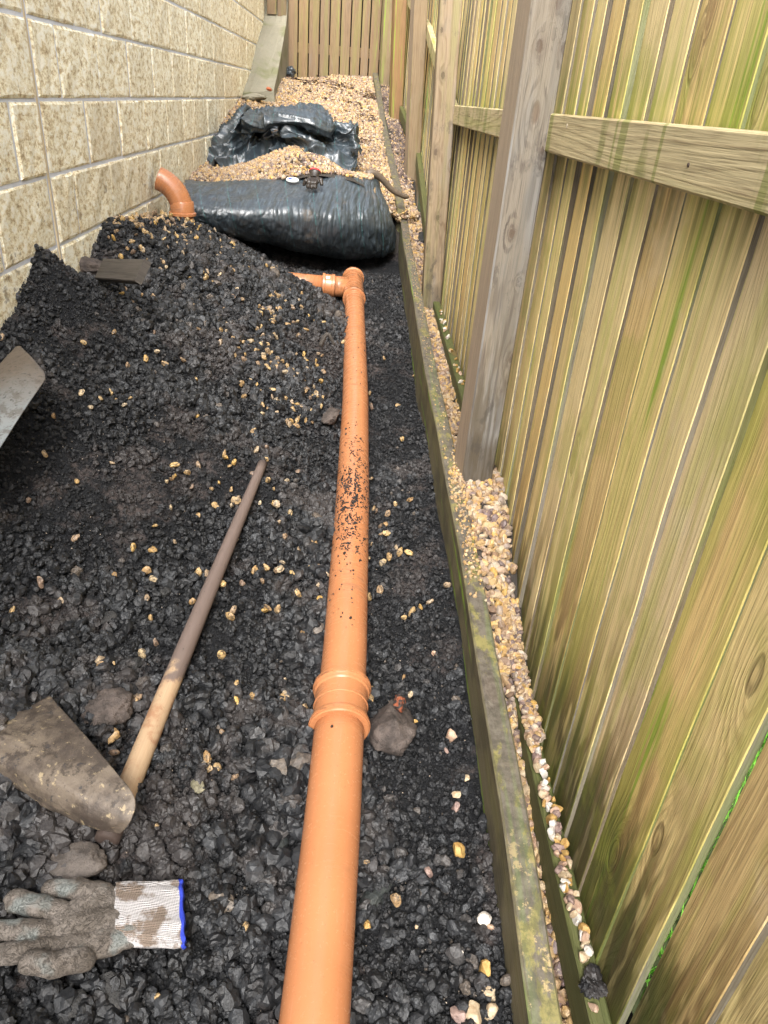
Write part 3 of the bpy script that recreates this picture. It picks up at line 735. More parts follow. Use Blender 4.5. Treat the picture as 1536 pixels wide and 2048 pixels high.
# upper rails
def rail(y0, y1, zt, h=.084, mats=m_rail, x=None, seed=0):
    X0, X1 = (FX(y0), FX(y1)) if x is None else x
    p0 = (X0-.019, y0, zt(y0)-h/2); p1 = (X1-.019, y1, zt(y1)-h/2)
    return timber('rail', p0, p1, (0, 0, 1), h, .038, mats, fence, bev=.004, nseg=12, seed=seed)
rail(-.9, 2.04, RT, seed=1); rail(2.045, 4.17, RT, seed=2); rail(4.2, 6.2, RT, seed=3); rail(6.21, 7.8, RT, seed=4); rail(7.81, 9.1, RT, seed=5)
# lower rails
LT1 = lambda Y: np.interp(Y, [-.9, .6, 1.6], [-.17, -.083, .01]); LT2 = lambda Y: np.interp(Y, [2.05, 2.45, 4.1], [.205, .222, .29])
LT3 = lambda Y: np.interp(Y, [4.2, 6.2, 7.9, 9.2], [.36, .92, 1.25, 1.55])
rail(-.9, 2.0, LT1, .10, m_rail_low, seed=6); rail(2.06, 4.1, LT2, .10, m_rail_low, seed=7)
rail(4.2, 6.2, LT3, .09, m_rail_low, seed=8); rail(6.21, 7.9, LT3, .09, m_rail_low, seed=9); rail(7.91, 9.1, LT3, .09, m_rail_low, seed=10)
# boards: thick edge towards the viewer, thin edge tucked behind the next
y = -.55; k = 0
gap_y = at_x(1250, 2048, .516)[1]
edges = []
yy = gap_y
lst = []
p = gap_y
while p < 9.1:                       # beyond the gap
    lst.append((p, .118 if p < 3 else .115, 0)); p += random.uniform(.116, .126) if p < 4.4 else random.uniform(.112, .13)
p = gap_y-.006
while p > -.7:
    lst.append((p-.128, .128, 1)); p -= .124
for (y0, pw, near) in sorted(lst):
    wd = pw+(.016 if not near else 0)
    yc = y0+wd/2; X = float(FX(yc)); dy = .3
    wx = float(FX(yc+dy)-FX(yc-dy))/(2*dy)
    zb = float(np.interp(yc, [-.6, .5, 2.0, 4.3, 6.3, 9.2], [-.20, -.15, -.02, .22, .70, 1.3])); zt = float(RT(yc))+.60
    # shown face towards -X: width direction +Y, length +Z gives normal = z cross x = (-1,0,0)
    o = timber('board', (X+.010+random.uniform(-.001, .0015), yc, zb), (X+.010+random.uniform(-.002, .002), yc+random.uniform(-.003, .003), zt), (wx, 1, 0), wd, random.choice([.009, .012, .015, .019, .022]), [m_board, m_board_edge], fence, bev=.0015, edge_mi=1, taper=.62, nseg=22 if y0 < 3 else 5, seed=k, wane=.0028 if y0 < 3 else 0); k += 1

# nails showing on the upper rail
for (px, py, r_, m_) in [(1135, 252, .0055, 'pale'), (939, 233, .0030, 'dark'), (949, 240, .0030, 'dark'), (1378, 330, .0035, 'dark')]:
    q = at_x(px, py, .4655); a = np.linspace(0, 2*math.pi, 12, endpoint=False)
    V = [(0, r_*math.cos(t), r_*math.sin(t)) for t in a]+[(-.002, r_*.8*math.cos(t), r_*.8*math.sin(t)) for t in a]
    F = [(i, (i+1) % 12, 12+(i+1) % 12, 12+i) for i in range(12)]+[tuple(range(12, 24))]
    obj('nail', make_mesh('nail', V, F, m_nail_pale if m_ == 'pale' else m_rust), fence, tuple(q-np.array(fence.location)))

# ================================================================== REAR FENCE OF PICKETS
rear = empty('picket_fence', (-.35, 9.1, 1.4), 'brown vertical picket fence with narrow dark gaps closing the far end of the gravel', 'fence')
xs = [353, 428, 503, 582, 655, 732, 807, 882, 945, 1028]
for i in range(9):
    xa, xb = 480+xs[i]*.2734, 480+(xs[i+1]-(8 if i < 8 else 14))*.2734
    a, b = at_y(xa, 120, 9.1), at_y(xb, 120, 9.1)
    xc = (a[0]+b[0])/2; wd = b[0]-a[0]
    timber('picket', (xc, 9.1, 1.32), (xc-.002, 9.1+random.uniform(-.004, .004), 3.0), (1, 0, 0), wd, .022, m_picket, rear, nseg=4, seed=300+i)
for i, (a_, b_) in enumerate([(534, 553), (555, 573)]):
    a, b = at_y(a_, 20, 9.0), at_y(b_, 20, 9.0); zb = at_y(550, 29+3*i, 9.0)[2]
    timber('picket', ((a[0]+b[0])/2, 9.0, zb), ((a[0]+b[0])/2, 9.0, 3.0), (1, 0, 0), b[0]-a[0], .022, m_picket, rear, nseg=4, seed=320+i)
for zc in (1.66, 2.6):
    timber('rail', (-1.03, 9.135, zc), (.35, 9.135, zc), (0, 0, 1), .09, .038, m_picket, rear, nseg=4, seed=int(zc*10))
# near-black sheet behind the pickets; the gaps' shade is put into its colour
timber('gap_shade_sheet', (-.35, 9.30, 1.1), (-.35, 9.30, 3.0), (1, 0, 0), 1.5, .02, mat_flat('gap_shade', (.012, .013, .012), .9), rear, nseg=2)

# ================================================================== TIMBER KERB
def kerb_piece(name, pts, thick, depth, label, group, seed):
    """A board on edge following the given top-left line; ends square."""
    P = np.array(pts, float); n = len(P); T = np.gradient(P, axis=0); T[:, 2] = 0; T /= np.linalg.norm(T, axis=1)[:, None]
    S = np.stack([T[:, 1], -T[:, 0], T[:, 0]*0], 1); b = .004
    L = np.concatenate([[0], np.cumsum(np.linalg.norm(np.diff(P, axis=0), axis=1))])
    sec = [(0, -depth), (0, -b), (b, 0), (thick-b, 0), (thick, -b), (thick, -depth)]; m = len(sec)
    V = []
    for i in range(n):
        for (a, z) in sec: V.append(P[i]+S[i]*(a+.0012*math.sin(L[i]*9+seed+z*40))+np.array([0, 0, z+(.0012*math.sin(L[i]*14+a*90) if z > -.02 else 0)]))
    F, UV = [], []
    per = np.concatenate([[0], np.cumsum([math.hypot(sec[i+1][0]-sec[i][0], sec[i+1][1]-sec[i][1]) for i in range(m-1)])])
    for i in range(n-1):
        for j in range(m-1):
            F.append((i*m+j, (i+1)*m+j, (i+1)*m+j+1, i*m+j+1)); UV += [(per[j], L[i]), (per[j], L[i+1]), (per[j+1], L[i+1]), (per[j+1], L[i])]
    F.append(tuple(range(m))); UV += [(s_[0]+.5, s_[1]) for s_ in sec]
    F.append(tuple((n-1)*m+j for j in range(m))[::-1]); UV += [(s_[0]+.5, s_[1]) for s_ in sec][::-1]
    import bmesh
    me = make_mesh(name, V-np.array(P[0]), F, m_kerb, None, False, UV)
    bm = bmesh.new(); bm.from_mesh(me); bmesh.ops.recalc_face_normals(bm, faces=bm.faces); bm.to_mesh(me); bm.free()
    return tag(obj(name, me, None, tuple(P[0])), label, 'timber edging', group)
ys = np.concatenate([np.linspace(-.6, .5, 6), np.linspace(.6, 5.22, 36)])
kx = lambda Y: KX+.006*np.sin(Y*1.3)-.004*np.sin(np.asarray(Y)*2.9)
kerb_piece('kerb_board', [(kx(t), t, float(kerb_top(t))) for t in ys], .050, .22, 'long lichen covered timber edging board along the right side of the pipe trench', 'timber edging boards', 1)
ka, kb = at_y(795, 418, 5.27), at_y(745, 145, 9.05)
kerb_piece('kerb_board', [ka*(1-t)+kb*t+np.array([.006*math.sin(t*9), 0, -.03*math.sin(t*math.pi)]) for t in np.linspace(0, 1, 24)], .055, .2, 'green timber edging board climbing beside the far gravel to the picket fence', 'timber edging boards', 4)

# ================================================================== SCATTER (uncountable stones and crumbs)
def library(tag_, mats, shapes):
    col = bpy.data.collections.new(tag_)
    for i, (v, f) in enumerate(shapes):
        me = make_mesh(tag_, v, f, mats, None, False); o = bpy.data.objects.new(f'{tag_}_shape', me); col.objects.link(o)
    return col
def scatter_tree():
    t = bpy.data.node_groups.new('scatter', 'GeometryNodeTree')
    t.interface.new_socket('Geometry', in_out='INPUT', socket_type='NodeSocketGeometry')
    t.interface.new_socket('Library', in_out='INPUT', socket_type='NodeSocketCollection')
    t.interface.new_socket('Geometry', in_out='OUTPUT', socket_type='NodeSocketGeometry')
    gi, go = t.nodes.new('NodeGroupInput'), t.nodes.new('NodeGroupOutput')
    ci = t.nodes.new('GeometryNodeCollectionInfo'); ci.inputs['Separate Children'].default_value = True; ci.inputs['Reset Children'].default_value = True
    ip = t.nodes.new('GeometryNodeInstanceOnPoints'); ip.inputs['Pick Instance'].default_value = True
    def na(nm, ty):
        n = t.nodes.new('GeometryNodeInputNamedAttribute'); n.data_type = ty; n.inputs['Name'].default_value = nm; return n.outputs['Attribute']
    L = t.links.new
    L(gi.outputs['Geometry'], ip.inputs['Points']); L(gi.outputs['Library'], ci.inputs['Collection']); L(ci.outputs[0], ip.inputs['Instance'])
    L(na('idx', 'INT'), ip.inputs['Instance Index']); L(na('rot', 'FLOAT_VECTOR'), ip.inputs['Rotation']); L(na('scl', 'FLOAT_VECTOR'), ip.inputs['Scale'])
    L(ip.outputs[0], go.inputs['Geometry']); return t
TREE = scatter_tree()
def scatter(name, pts, scl, col, lib, label=None, rot=None):
    n = len(pts); me = bpy.data.meshes.new(name); me.vertices.add(n); me.vertices.foreach_set('co', np.asarray(pts, float).ravel())
    def at(nm, ty, d, key):
        a = me.attributes.new(nm, ty, 'POINT'); a.data.foreach_set(key, np.asarray(d).ravel())
    at('rot', 'FLOAT_VECTOR', RNG.uniform(0, 6.283, (n, 3)) if rot is None else rot, 'vector')
    s = np.asarray(scl, float); s = np.repeat(s[:, None], 3, 1) if s.ndim == 1 else s
    at('scl', 'FLOAT_VECTOR', s, 'vector'); at('col', 'FLOAT', col, 'value')
    at('idx', 'INT', RNG.integers(0, len(lib.objects), n).astype(np.int32), 'value')
    o = obj(name, me); md = o.modifiers.new('scatter', 'NODES'); md.node_group = TREE
    for it in TREE.interface.items_tree:
        if it.name == 'Library': md[it.identifier] = lib
    tag(o, label, None, None, 'stuff'); return o
lib_crumb = library('soil_crumb', m_crumb, [rock_shape(3 if i % 2 else 2, 500+i, 4 if i % 2 else 6, .30 if i % 2 else .26, (1, RNG.uniform(.72, .98), RNG.uniform(.70, .95)), .11 if i % 2 else .07) for i in range(16)])
lib_crumb_s = library('soil_grain', m_crumb, [rock_shape(1, 520+i, 4, .25, (1, .8, .7)) for i in range(6)])
lib_grav = library('gravel_stone', m_gravel, [rock_shape(2, 600+i, 9, .14, (1, RNG.uniform(.6, .95), RNG.uniform(.45, .75)), .02) for i in range(12)])
lib_grav_d = library('soiled_stone', m_gravel_dirty, [rock_shape(2, 640+i, 8, .14, (1, RNG.uniform(.6, .95), RNG.uniform(.45, .75)), .03) for i in range(8)])

def soil_points(n, y0, y1, x0=XW, x1=KX, power=1.0):
    Y = y0+(y1-y0)*RNG.random(n)**power; X = x0+(x1-x0)*RNG.random(n)
    return X, Y
# coarse crumb
def crumbs(name, n, y0, y1, smin, smax, power, lib, coarse):
    X, Y = soil_points(n, y0, y1, power=power)
    patch = fbm(X*3.1, Y*3.1, 0, 91, 3)
    right = sstep(.02, .14, X)                      # the trench right of the pipe is finer
    keep = RNG.random(n) < np.clip(.85+.4*patch-(.35*right if coarse else 0), .45, 1)
    X, Y = X[keep], Y[keep]; patch = patch[keep]; right = right[keep]
    near_l = sstep(.0, -.3, X)*sstep(1.9, .7, Y)
    s = smin+(smax-smin)*RNG.random(len(X))**(4.2-1.8*near_l)*(1+.6*patch)*(1-.5*right)
    Z = soil_z(X, Y, False)+s*.55+RNG.uniform(-.001, .007, len(X))
    c = np.clip(RNG.random(len(X))**1.2*.86+.12*patch+(RNG.random(len(X)) < .05)*.2, 0, 1)
    scatter(name, np.stack([X, Y, Z], 1), s, c, lib)
crumbs('soil_lumps', 46000, .25, 2.3, .0034, .021, 1.0, lib_crumb, True)
crumbs('soil_lumps', 30000, 2.2, 4.7, .0045, .020, .9, lib_crumb, True)
crumbs('soil_grains', 90000, .25, 2.4, .0018, .0062, 1.0, lib_crumb_s, False)
crumbs('soil_grains', 45000, 2.3, 4.8, .003, .0080, 1.0, lib_crumb_s, False)

# pale stones lost in the soil, thickest in a band down the heap
def lost_stones():
    n = 7500; X, Y = soil_points(n, .35, 4.1)
    d = np.zeros(n)
    for (px, py, sx, sy, wgt) in [(-.90, 3.55, .12, .45, 1.2), (-.55, 3.6, .3, .25, .45), (-.75, 3.15, .18, .2, .5), (-.30, 3.0, .14, .35, .95), (-.22, 2.65, .10, .2, 1.0), (-.55, 2.3, .3, .3, .12), (-.30, 1.75, .28, .22, .30),
                                   (-.10, 1.55, .1, .2, .5), (.16, 2.0, .08, .35, .20), (-.45, 1.6, .2, .2, .25), (-.3, 1.1, .3, .25, .10), (.2, 1.4, .1, .3, .12), (.03, 2.9, .10, .35, .12)]:
        d += wgt*np.exp(-((X-px)/sx)**2-((Y-py)/sy)**2)
    clump = sstep(-.1, .6, fbm(X*8, Y*8, 0, 44, 2))
    keep = RNG.random(n) < d*(.25+1.3*clump)*.95+.012
    X, Y = X[keep], Y[keep]; s = RNG.uniform(.008, .017, len(X))
    scatter('soiled_gravel', np.stack([X, Y, soil_z(X, Y, False)+s*.5+RNG.uniform(.007, .016, len(X))], 1), s, RNG.random(len(X))*.6, lib_grav_d)
    n = 900; X, Y = soil_points(n, .3, 2.2); s = RNG.uniform(.0008, .0019, n)
    scatter('pale_grit', np.stack([X, Y, soil_z(X, Y, False)+RNG.uniform(.003, .012, n)], 1), s, np.full(n, .8), lib_grav)
lost_stones()

# far gravel
n = 34000; X = RNG.uniform(XW, .44, n); Y = RNG.uniform(4.72, 9.08, n)
far_edge = np.interp(Y, [5.2, 9.1], [.30, .12])
front = np.interp(X, [-1.05, -.4, .15, .32], [4.75, 4.98, 5.05, 5.25])
keep = ((X < far_edge) | (Y < 5.9)) & (Y > front)
und = (X > -.93) & (X < -.02) & (Y > np.interp(X, [-.93, -.7, -.45, -.3, -.02], [5.42, 5.40, 5.50, 5.46, 5.40])) & (Y < np.interp(X, [-.93, -.6, -.3, -.02], [5.8, 6.2, 6.3, 6.0]))
keep &= ~und; X, Y = X[keep], Y[keep]
s = RNG.uniform(.009, .019, len(X)); c = RNG.random(len(X))
scatter('gravel', np.stack([X, Y, path_z(X, Y)+s*.3+RNG.uniform(0, .008, len(X))], 1), s, c, lib_grav)
# leaf litter on it
def litter():
    V, F = [], []
    for (px, py, Y, r, n) in [(655, 175, 8.7, .18, 60), (690, 178, 8.5, .15, 55), (620, 178, 8.5, .12, 30), (740, 175, 8.3, .1, 50), (700, 200, 7.8, .15, 25), (735, 210, 7.4, .09, 30), (570, 162, 8.9, .1, 50), (600, 190, 8.1, .2, 20), (735, 245, 6.6, .08, 25), (590, 172, 8.7, .08, 30), (650, 192, 8.0, .1, 15)]:
        c = at_y(px, py, Y)
        for _ in range(n):
            x, y = c[0]+RNG.normal()*r*.6, Y+RNG.normal()*r*.9; z = float(path_z(x, y))+.022+RNG.random()*.012
            a = RNG.random()*6.28; l = RNG.uniform(.012, .03); w2 = l*.5; b = len(V)
            ca, sa = math.cos(a), math.sin(a)
            for (p_, q_, h) in [(-l, 0, 0), (0, -w2, .004), (l, 0, .002), (0, w2, .006)]:
                V.append((x+p_*ca-q_*sa, y+p_*sa+q_*ca, z+h+RNG.uniform(-.004, .004)))
            F.append((b, b+1, b+2)); F.append((b, b+2, b+3))
    tag(obj('leaf_litter', make_mesh('leaf_litter', V, F, m_leaf)), 'dark dead leaves scattered over the far gravel', None, None, 'stuff')
litter()

# gravel in the strip beside the fence
n = 7000; X = RNG.uniform(KX+.055, .500, n); kk = True; Y = RNG.uniform(.2, 5.4, n)**1.0
dens = np.where(Y < 2.15, 1.0, .8)
keep = (RNG.random(n) < dens); X, Y = X[keep], Y[keep]
s = RNG.uniform(.009, .021, len(X))
scatter('gravel', np.stack([X, Y, strip_z(X, Y)+s*.3+RNG.uniform(0, .010, len(X))], 1), s, RNG.random(len(X)), lib_grav)
n = 420; Y = 1.12+.45*RNG.random(n)**.7; X = RNG.uniform(.466, .499, n); s = RNG.uniform(.008, .015, n)
scatter('gravel', np.stack([X, Y, np.maximum(strip_z(X, Y), np.interp(Y, [.6, 1.6], [-.083, .01]))+s*.5+RNG.uniform(0, .012, n)*sstep(.9, 1.3, Y)], 1), s, RNG.random(n), lib_grav)
# small stones spilt over the kerb top by the grey post
n = 420; Y = RNG.normal(1.93, .09, n); Y[:150] = RNG.normal(1.62, .10, 150); X = KX+.012+.045*RNG.random(n)**.6; s = RNG.uniform(.0025, .0075, n)
scatter('gravel', np.stack([X, Y, kerb_top(Y)+s*.4], 1), s, RNG.random(n)*.6+.0, lib_grav)
# grit on the kerb boards further back
n = 260; Y = RNG.uniform(2.1, 5.1, n); X = KX+.006+.04*RNG.random(n); s = RNG.uniform(.0018, .0045, n)
scatter('grit', np.stack([X, Y, kerb_top(Y)+s*.3], 1), s, RNG.random(n)*.5, lib_grav)
# spilt stones around the bent stick
n = 500; X = RNG.uniform(.24, .44, n); Y = RNG.normal(5.35, .10, n); s = RNG.uniform(.008, .016, n)
scatter('gravel', np.stack([X, Y, np.where(X > .31, .56, path_z(X, Y))+s*.4+RNG.uniform(0, .03, n)], 1), s, RNG.random(n), lib_grav)

# dark damp crumb and sparse gravel between the far edging board and the posts
n = 5200; X = RNG.uniform(.16, .44, n); Y = RNG.uniform(5.5, 9.0, n); kp = X > np.interp(Y, [5.2, 9.1], [.36, .18]); X, Y = X[kp], Y[kp]; n = len(X)
scatter('gravel', np.stack([X, Y, path_z(X, Y)+.004], 1), RNG.uniform(.007, .015, n), np.where(RNG.random(n) < .6, RNG.uniform(.93, 1.0, n), RNG.random(n)), lib_grav)

# stones lying along the lower rails
def rail_stones():
    mats = [mat_stone('stone_cream', (.34, .24, .14), (.47, .38, .26), 60, .002, rough=(.4, .7)), mat_stone('stone_ochre', (.30, .17, .05), (.42, .27, .09), 60, .002, rough=(.4, .7)),
            mat_stone('stone_white', (.42, .38, .33), (.54, .50, .44), 60, .002, rough=(.4, .7)), mat_stone('stone_plum', (.12, .08, .07), (.26, .18, .15), 60, .002, rough=(.4, .7)),
            mat_stone('stone_pink', (.32, .20, .135), (.44, .31, .22), 60, .002, rough=(.4, .7))]
    shapes = []
    for i in range(14):
        v, f = rock_shape(3, 700+i, 9, .10, (1, RNG.uniform(.65, .95), RNG.uniform(.5, .8)), .012)
        shapes.append((v, f))
    def stone(p, s, mi, label, group, cat='pebble'):
        k = RNG.integers(len(shapes)); v, f = shapes[k]; key = f'stone_{k}_{mi}'
        me = bpy.data.meshes.get(key) or make_mesh(key, v*.012, f, mats[mi])
        o = obj('pebble', me, None, tuple(p), tuple(RNG.uniform(0, 6.28, 3))); o.scale = (s/.012,)*3
        return tag(o, label, cat, group)
    global stone_fn; stone_fn = stone
    global YL; YL = float(at_x(1185, 1960, .484)[1]); y = .50
    while y < 1.38:
        s = RNG.uniform(.010, .0165)
        if RNG.random() < (.22 if y < .75 else .05): y += .016; continue
        if abs(y-YL) < .022: y += .02; continue
        x = RNG.uniform(.472, .490)
        stone((x, y, float(LT1(y))+s*.55), s, int(RNG.choice([0, 0, 1, 2, 3, 4, 4])), 'small angular gravel stone resting on the mossy bottom rail in front of the grey post', 'gravel stones on the near bottom rail')
        if y > .66 and RNG.random() < .9: stone((RNG.uniform(.468, .494), y+.008, float(LT1(y))+s*1.1), s*.85, int(RNG.integers(5)), 'small angular gravel stone resting on the mossy bottom rail in front of the grey post', 'gravel stones on the near bottom rail')
        y += s*(.9 if y > .72 else 1.5)
    for i in range(60):
        y = RNG.uniform(2.3, 3.9); s = RNG.uniform(.007, .014)
        if y > 3.0 and RNG.random() < .4: continue
        stone((RNG.uniform(.472, .494), y, float(LT2(y))+s*.55), s, int(RNG.integers(5)), 'small gravel stone resting on the green bottom rail beyond the grey post', 'gravel stones on the far bottom rail')
    # pale stones on the black trench floor by the kerb, as they lie
    for (px, py, s, mi, lab) in [(903, 1473, .0115, 4, 'pinkish angular pebble lying highest of the pale stones near the kerb'), (912, 1590, .009, 0, 'small cream pebble just above the round grey pebble near the kerb'),
            (911, 1615, .0115, 3, 'rounded grey and plum pebble near the kerb, below a small cream one'), (918, 1700, .0125, 1, 'ochre stone with yellow top in the trench, largest of its pair'),
            (857, 1743, .0095, 3, 'brownish pebble half way between orange pipe and kerb'), (969, 1842, .012, 2, 'white angular pebble touching the foot of the kerb'), (981, 1855, .007, 4, 'tiny pink pebble beside the white one at the kerb foot'),
            (917, 1905, .0095, 2, 'pale pointed chip in the trench left of the kerb foot'), (970, 1940, .0145, 1, 'long ochre and grey pebble near the bottom of the kerb'), (980, 1988, .0115, 0, 'squarish cream pebble at the kerb, below the long ochre one'),
            (981, 2025, .012, 0, 'pale yellow pebble lowest along the kerb foot'), (915, 2030, .011, 3, 'brown rounded pebble at the bottom edge of the trench'), (945, 2027, .013, 0, 'elongated cream pebble at the bottom beside a brown one'),
            (734, 1848, .009, 1, 'mottled ochre pebble right beside the lower orange pipe'), (933, 1556, .007, 0, 'tiny star shaped cream chip on black soil near the kerb'), (893, 1500, .006, 3, 'tiny plum chip just below the pinkish angular pebble'),
            (830, 1443, .006, 1, 'tiny bright ochre pebble right of the muddy clod'), (833, 1853, .0045, 0, 'smallest cream chip in the trench right of the pipe'), (867, 1333-27, .006, 4, 'lone pink chip on black soil midway up the trench')]:
        s *= 1.45; q = at_z(px, py, .0)
        for _ in range(3): q = at_z(px, py, float(soil_z(q[0], q[1], False))+s*.6+.004)
        stone(q, s, mi, lab, 'pale pebbles on the trench floor')
rail_stones()
v, f = rock_shape(4, 812, 4, .25, (.022, .026, .014), .16)
tag(obj('soil_clod', make_mesh('soil_clod', v, f, m_crumb), None, (.484, YL, float(LT1(YL))+.008)), 'blue black lump of soil sitting on the mossy bottom rail, lowest thing on it', 'soil lump')

# grass beyond the fence
def grass():
    n = 16000; X = RNG.uniform(.57, 1.7, n); Y = RNG.uniform(.2, 1.8, n)
    Z = -.16+.09*Y; a = RNG.uniform(0, 6.28, n); h = RNG.uniform(.03, .09, n); lean = RNG.uniform(0, .03, n)
    wd = RNG.uniform(.0012, .003, n); b = RNG.uniform(0, 6.28, n)
    p0 = np.stack([X-wd*np.cos(a), Y-wd*np.sin(a), Z], 1); p1 = np.stack([X+wd*np.cos(a), Y+wd*np.sin(a), Z], 1)
    p2 = np.stack([X+lean*np.cos(b), Y+lean*np.sin(b), Z+h], 1)
    V = np.stack([p0, p1, p2], 1).reshape(-1, 3)
    tag(obj('grass', make_mesh('grass', V, np.arange(3*n).reshape(-1, 3), m_grass)), 'bright green grass growing on the far side of the fence', None, None, 'stuff')
grass()

# ================================================================== ORANGE DRAIN PIPE
R0 = .0535
def axis(y0, y1, n=24):
    t = np.linspace(y0, y1, n); return [(float(pipe_x(a)), a, float(pipe_z(a))) for a in t]
def y_of(px, py):   # distance along the pipe seen at this bearing
    d = ray(px, py); y = 1.0
    for _ in range(20): zz = float(pipe_z(y)); y = (zz-CAM[2])/d[2]*d[1]
    return y
drain = empty('drain_pipe', axis(1.2, 1.3, 2)[0], 'long straight orange plastic drain pipe with coupling and junction, lying in the trench', 'pipe')
yc0, yc1 = y_of(676, 1452), y_of(680, 1382)
tube('pipe_length', axis(-.5, yc0+.03), [R0]*24, m_pipe, drain, 64)
tube('pipe_length', axis(yc1-.02, 4.12, 60), [R0-.0003]*60, m_pipe, drain, 64)
def lathe_y(name, prof, mat, parent, nseg=64):
    prof = [(a, r*.975) for a, r in prof]; ax = [(float(pipe_x(a)), a, float(pipe_z(a))) for a, _ in prof]
    return tube(name, ax, [r for _, r in prof], mat, parent, nseg, True, (0, 1, .063), True)
e = .0006
cpl = lathe_y('coupling', [(yc0-.010, .0555), (yc0-.010, .0640), (yc0-.008, .0665), (yc0+.006, .0670), (yc0+.010, .0655), (yc0+.013, .0610), (yc0+.030, .0606), ((yc0+yc1)/2-.001, .0604), ((yc0+yc1)/2, .0622), ((yc0+yc1)/2+.003, .0622), ((yc0+yc1)/2+.004, .0604),
    (yc1-.024, .0604), (yc1-.012, .0606), (yc1-.009, .0640), (yc1-.002, .0655), (yc1+.0, .0668), (yc1+.012, .0668), (yc1+.014, .0650), (yc1+.014, .0555)], mat_pipe('coupling_plastic', 0), drain)
for i, (a, b, r) in enumerate([(yc0-.004, yc0+.004, .0682), (yc1+.002, yc1+.008, .0680)]):
    lathe_y('coupling_lip', [(a, .064), (a+.001, r), (b-.001, r), (b, .064)], m_pipe_dirty, drain)
# junction: the run, its far socket and the branch to the left
yj = 4.27
jn = lathe_y('junction', [(4.06, .0555), (4.06, .0625), (4.062, .066), (4.076, .066), (4.082, .0625), (4.11, .0622), (4.125, .060), (4.30, .060), (4.36, .0605), (4.42, .062), (4.455, .0625), (4.46, .068), (4.475, .068), (4.476, .058), (4.45, .057)], m_pipe_dirty, drain)
jz = float(pipe_z(yj)); jx = float(pipe_x(yj))
bd = np.array([-1.0, -.03, .035]); bd /= np.linalg.norm(bd)
tube('junction_branch', [np.array([jx, yj, jz])+bd*t for t in (.03, .085, .11)], [.058, .058, .0585], m_pipe_dirty, drain, 48)
bs = [(.108, .0585), (.112, .0665), (.126, .0672), (.130, .0628), (.165, .0628), (.168, .0682), (.182, .0682), (.185, .0565)]
tube('branch_socket', [np.array([jx, yj, jz])+bd*t for t, _ in bs], [r for _, r in bs], m_pipe, drain, 48, True, bd, True)
tube('branch_pipe', [np.array([jx, yj, jz])+bd*t for t in (.16, .3, .5, .7)], [R0]*4, m_pipe_dirty, drain, 40)
# sticker on the branch socket
st = timber('sticker', np.array([jx, yj, jz])+bd*.139+np.array([0, -.036, .0525]), np.array([jx, yj, jz])+bd*.160+np.array([0, -.036, .0525]), (0, .8, .55), .018, .0012, m_white, drain, bev=.0003)
# soil crumbs that fell on the pipe
n = 1700; Y = RNG.normal(1.92, .19, n); Y[:260] = RNG.normal(1.98, .05, 260); Y[260:330] = RNG.uniform(1.0, 3.6, 70); th = RNG.normal(1.62, .42, n)
kp = fbm(Y*26, th*5, 0, 4, 2) > -.12; Y, th = Y[kp], th[kp]; n = len(Y)
s = RNG.uniform(.0012, .0036, n)*(1+.6*(RNG.random(n) < .08)); Rr = R0+s*.3
P = np.stack([pipe_x(Y)+Rr*np.cos(th), Y, pipe_z(Y)+Rr*np.sin(th)], 1)
scatter('pipe_crumbs', P, s, RNG.random(n)*.4, lib_crumb_s, 'black soil crumbs stuck on top of the orange pipe')
v, f = rock_shape(3, 44, 6, .1, (.0048, .0065, .0035))
q = at_z(689, 1106, float(pipe_z(1.62))+R0)
tag(obj('soil_clod', make_mesh('soil_pellet', v, f, m_crumb), None, tuple(q)), 'single dark pellet of soil on top of the orange pipe', 'soil lump')

# bend by the wall
bend = empty('pipe_bend', tuple(at_y(365, 440, 4.0)), 'short orange pipe elbow rising from the heap with its mouth at the block wall', 'pipe')
cx, cz = at_y(365, 425, 4.0)[0], at_y(365, 425, 4.0)[2]
pb = []
for t in np.linspace(0, 1, 16):
    a = math.radians(5+68*t); rr_ = .155
    pb.append((cx-rr_+rr_*math.cos(a), 4.0, cz+.015+rr_*math.sin(a)-.01))
tube('elbow', [(cx, 4.0, cz-.01)]+pb, [.0565]*17, mat_pipe('elbow_plastic', .18), bend, 48, cap=False)
tube('pipe_inside', [np.array(pb[-1])-.02*(np.array(pb[-1])-np.array(pb[-2]))/np.linalg.norm(np.array(pb[-1])-np.array(pb[-2])), np.array(pb[-4])], [.0545, .0545], m_pipe_in, bend, 32)
zz = cz
tube('elbow_socket', [(cx, 4.0, zz+.055), (cx, 4.0, zz+.050), (cx, 4.0, zz+.004), (cx, 4.0, zz), (cx, 4.0, zz-.012), (cx, 4.0, zz-.016)], [.0570, .0600, .0612, .0690, .0690, .0575], mat_pipe('socket_plastic', .15), bend, 48, True, (0, 0, -1), True)
tube('pipe_length', [(cx, 4.0, zz-.01), (cx, 4.0, zz-.20)], [.0556, .0556], m_pipe_dirty, bend, 48)

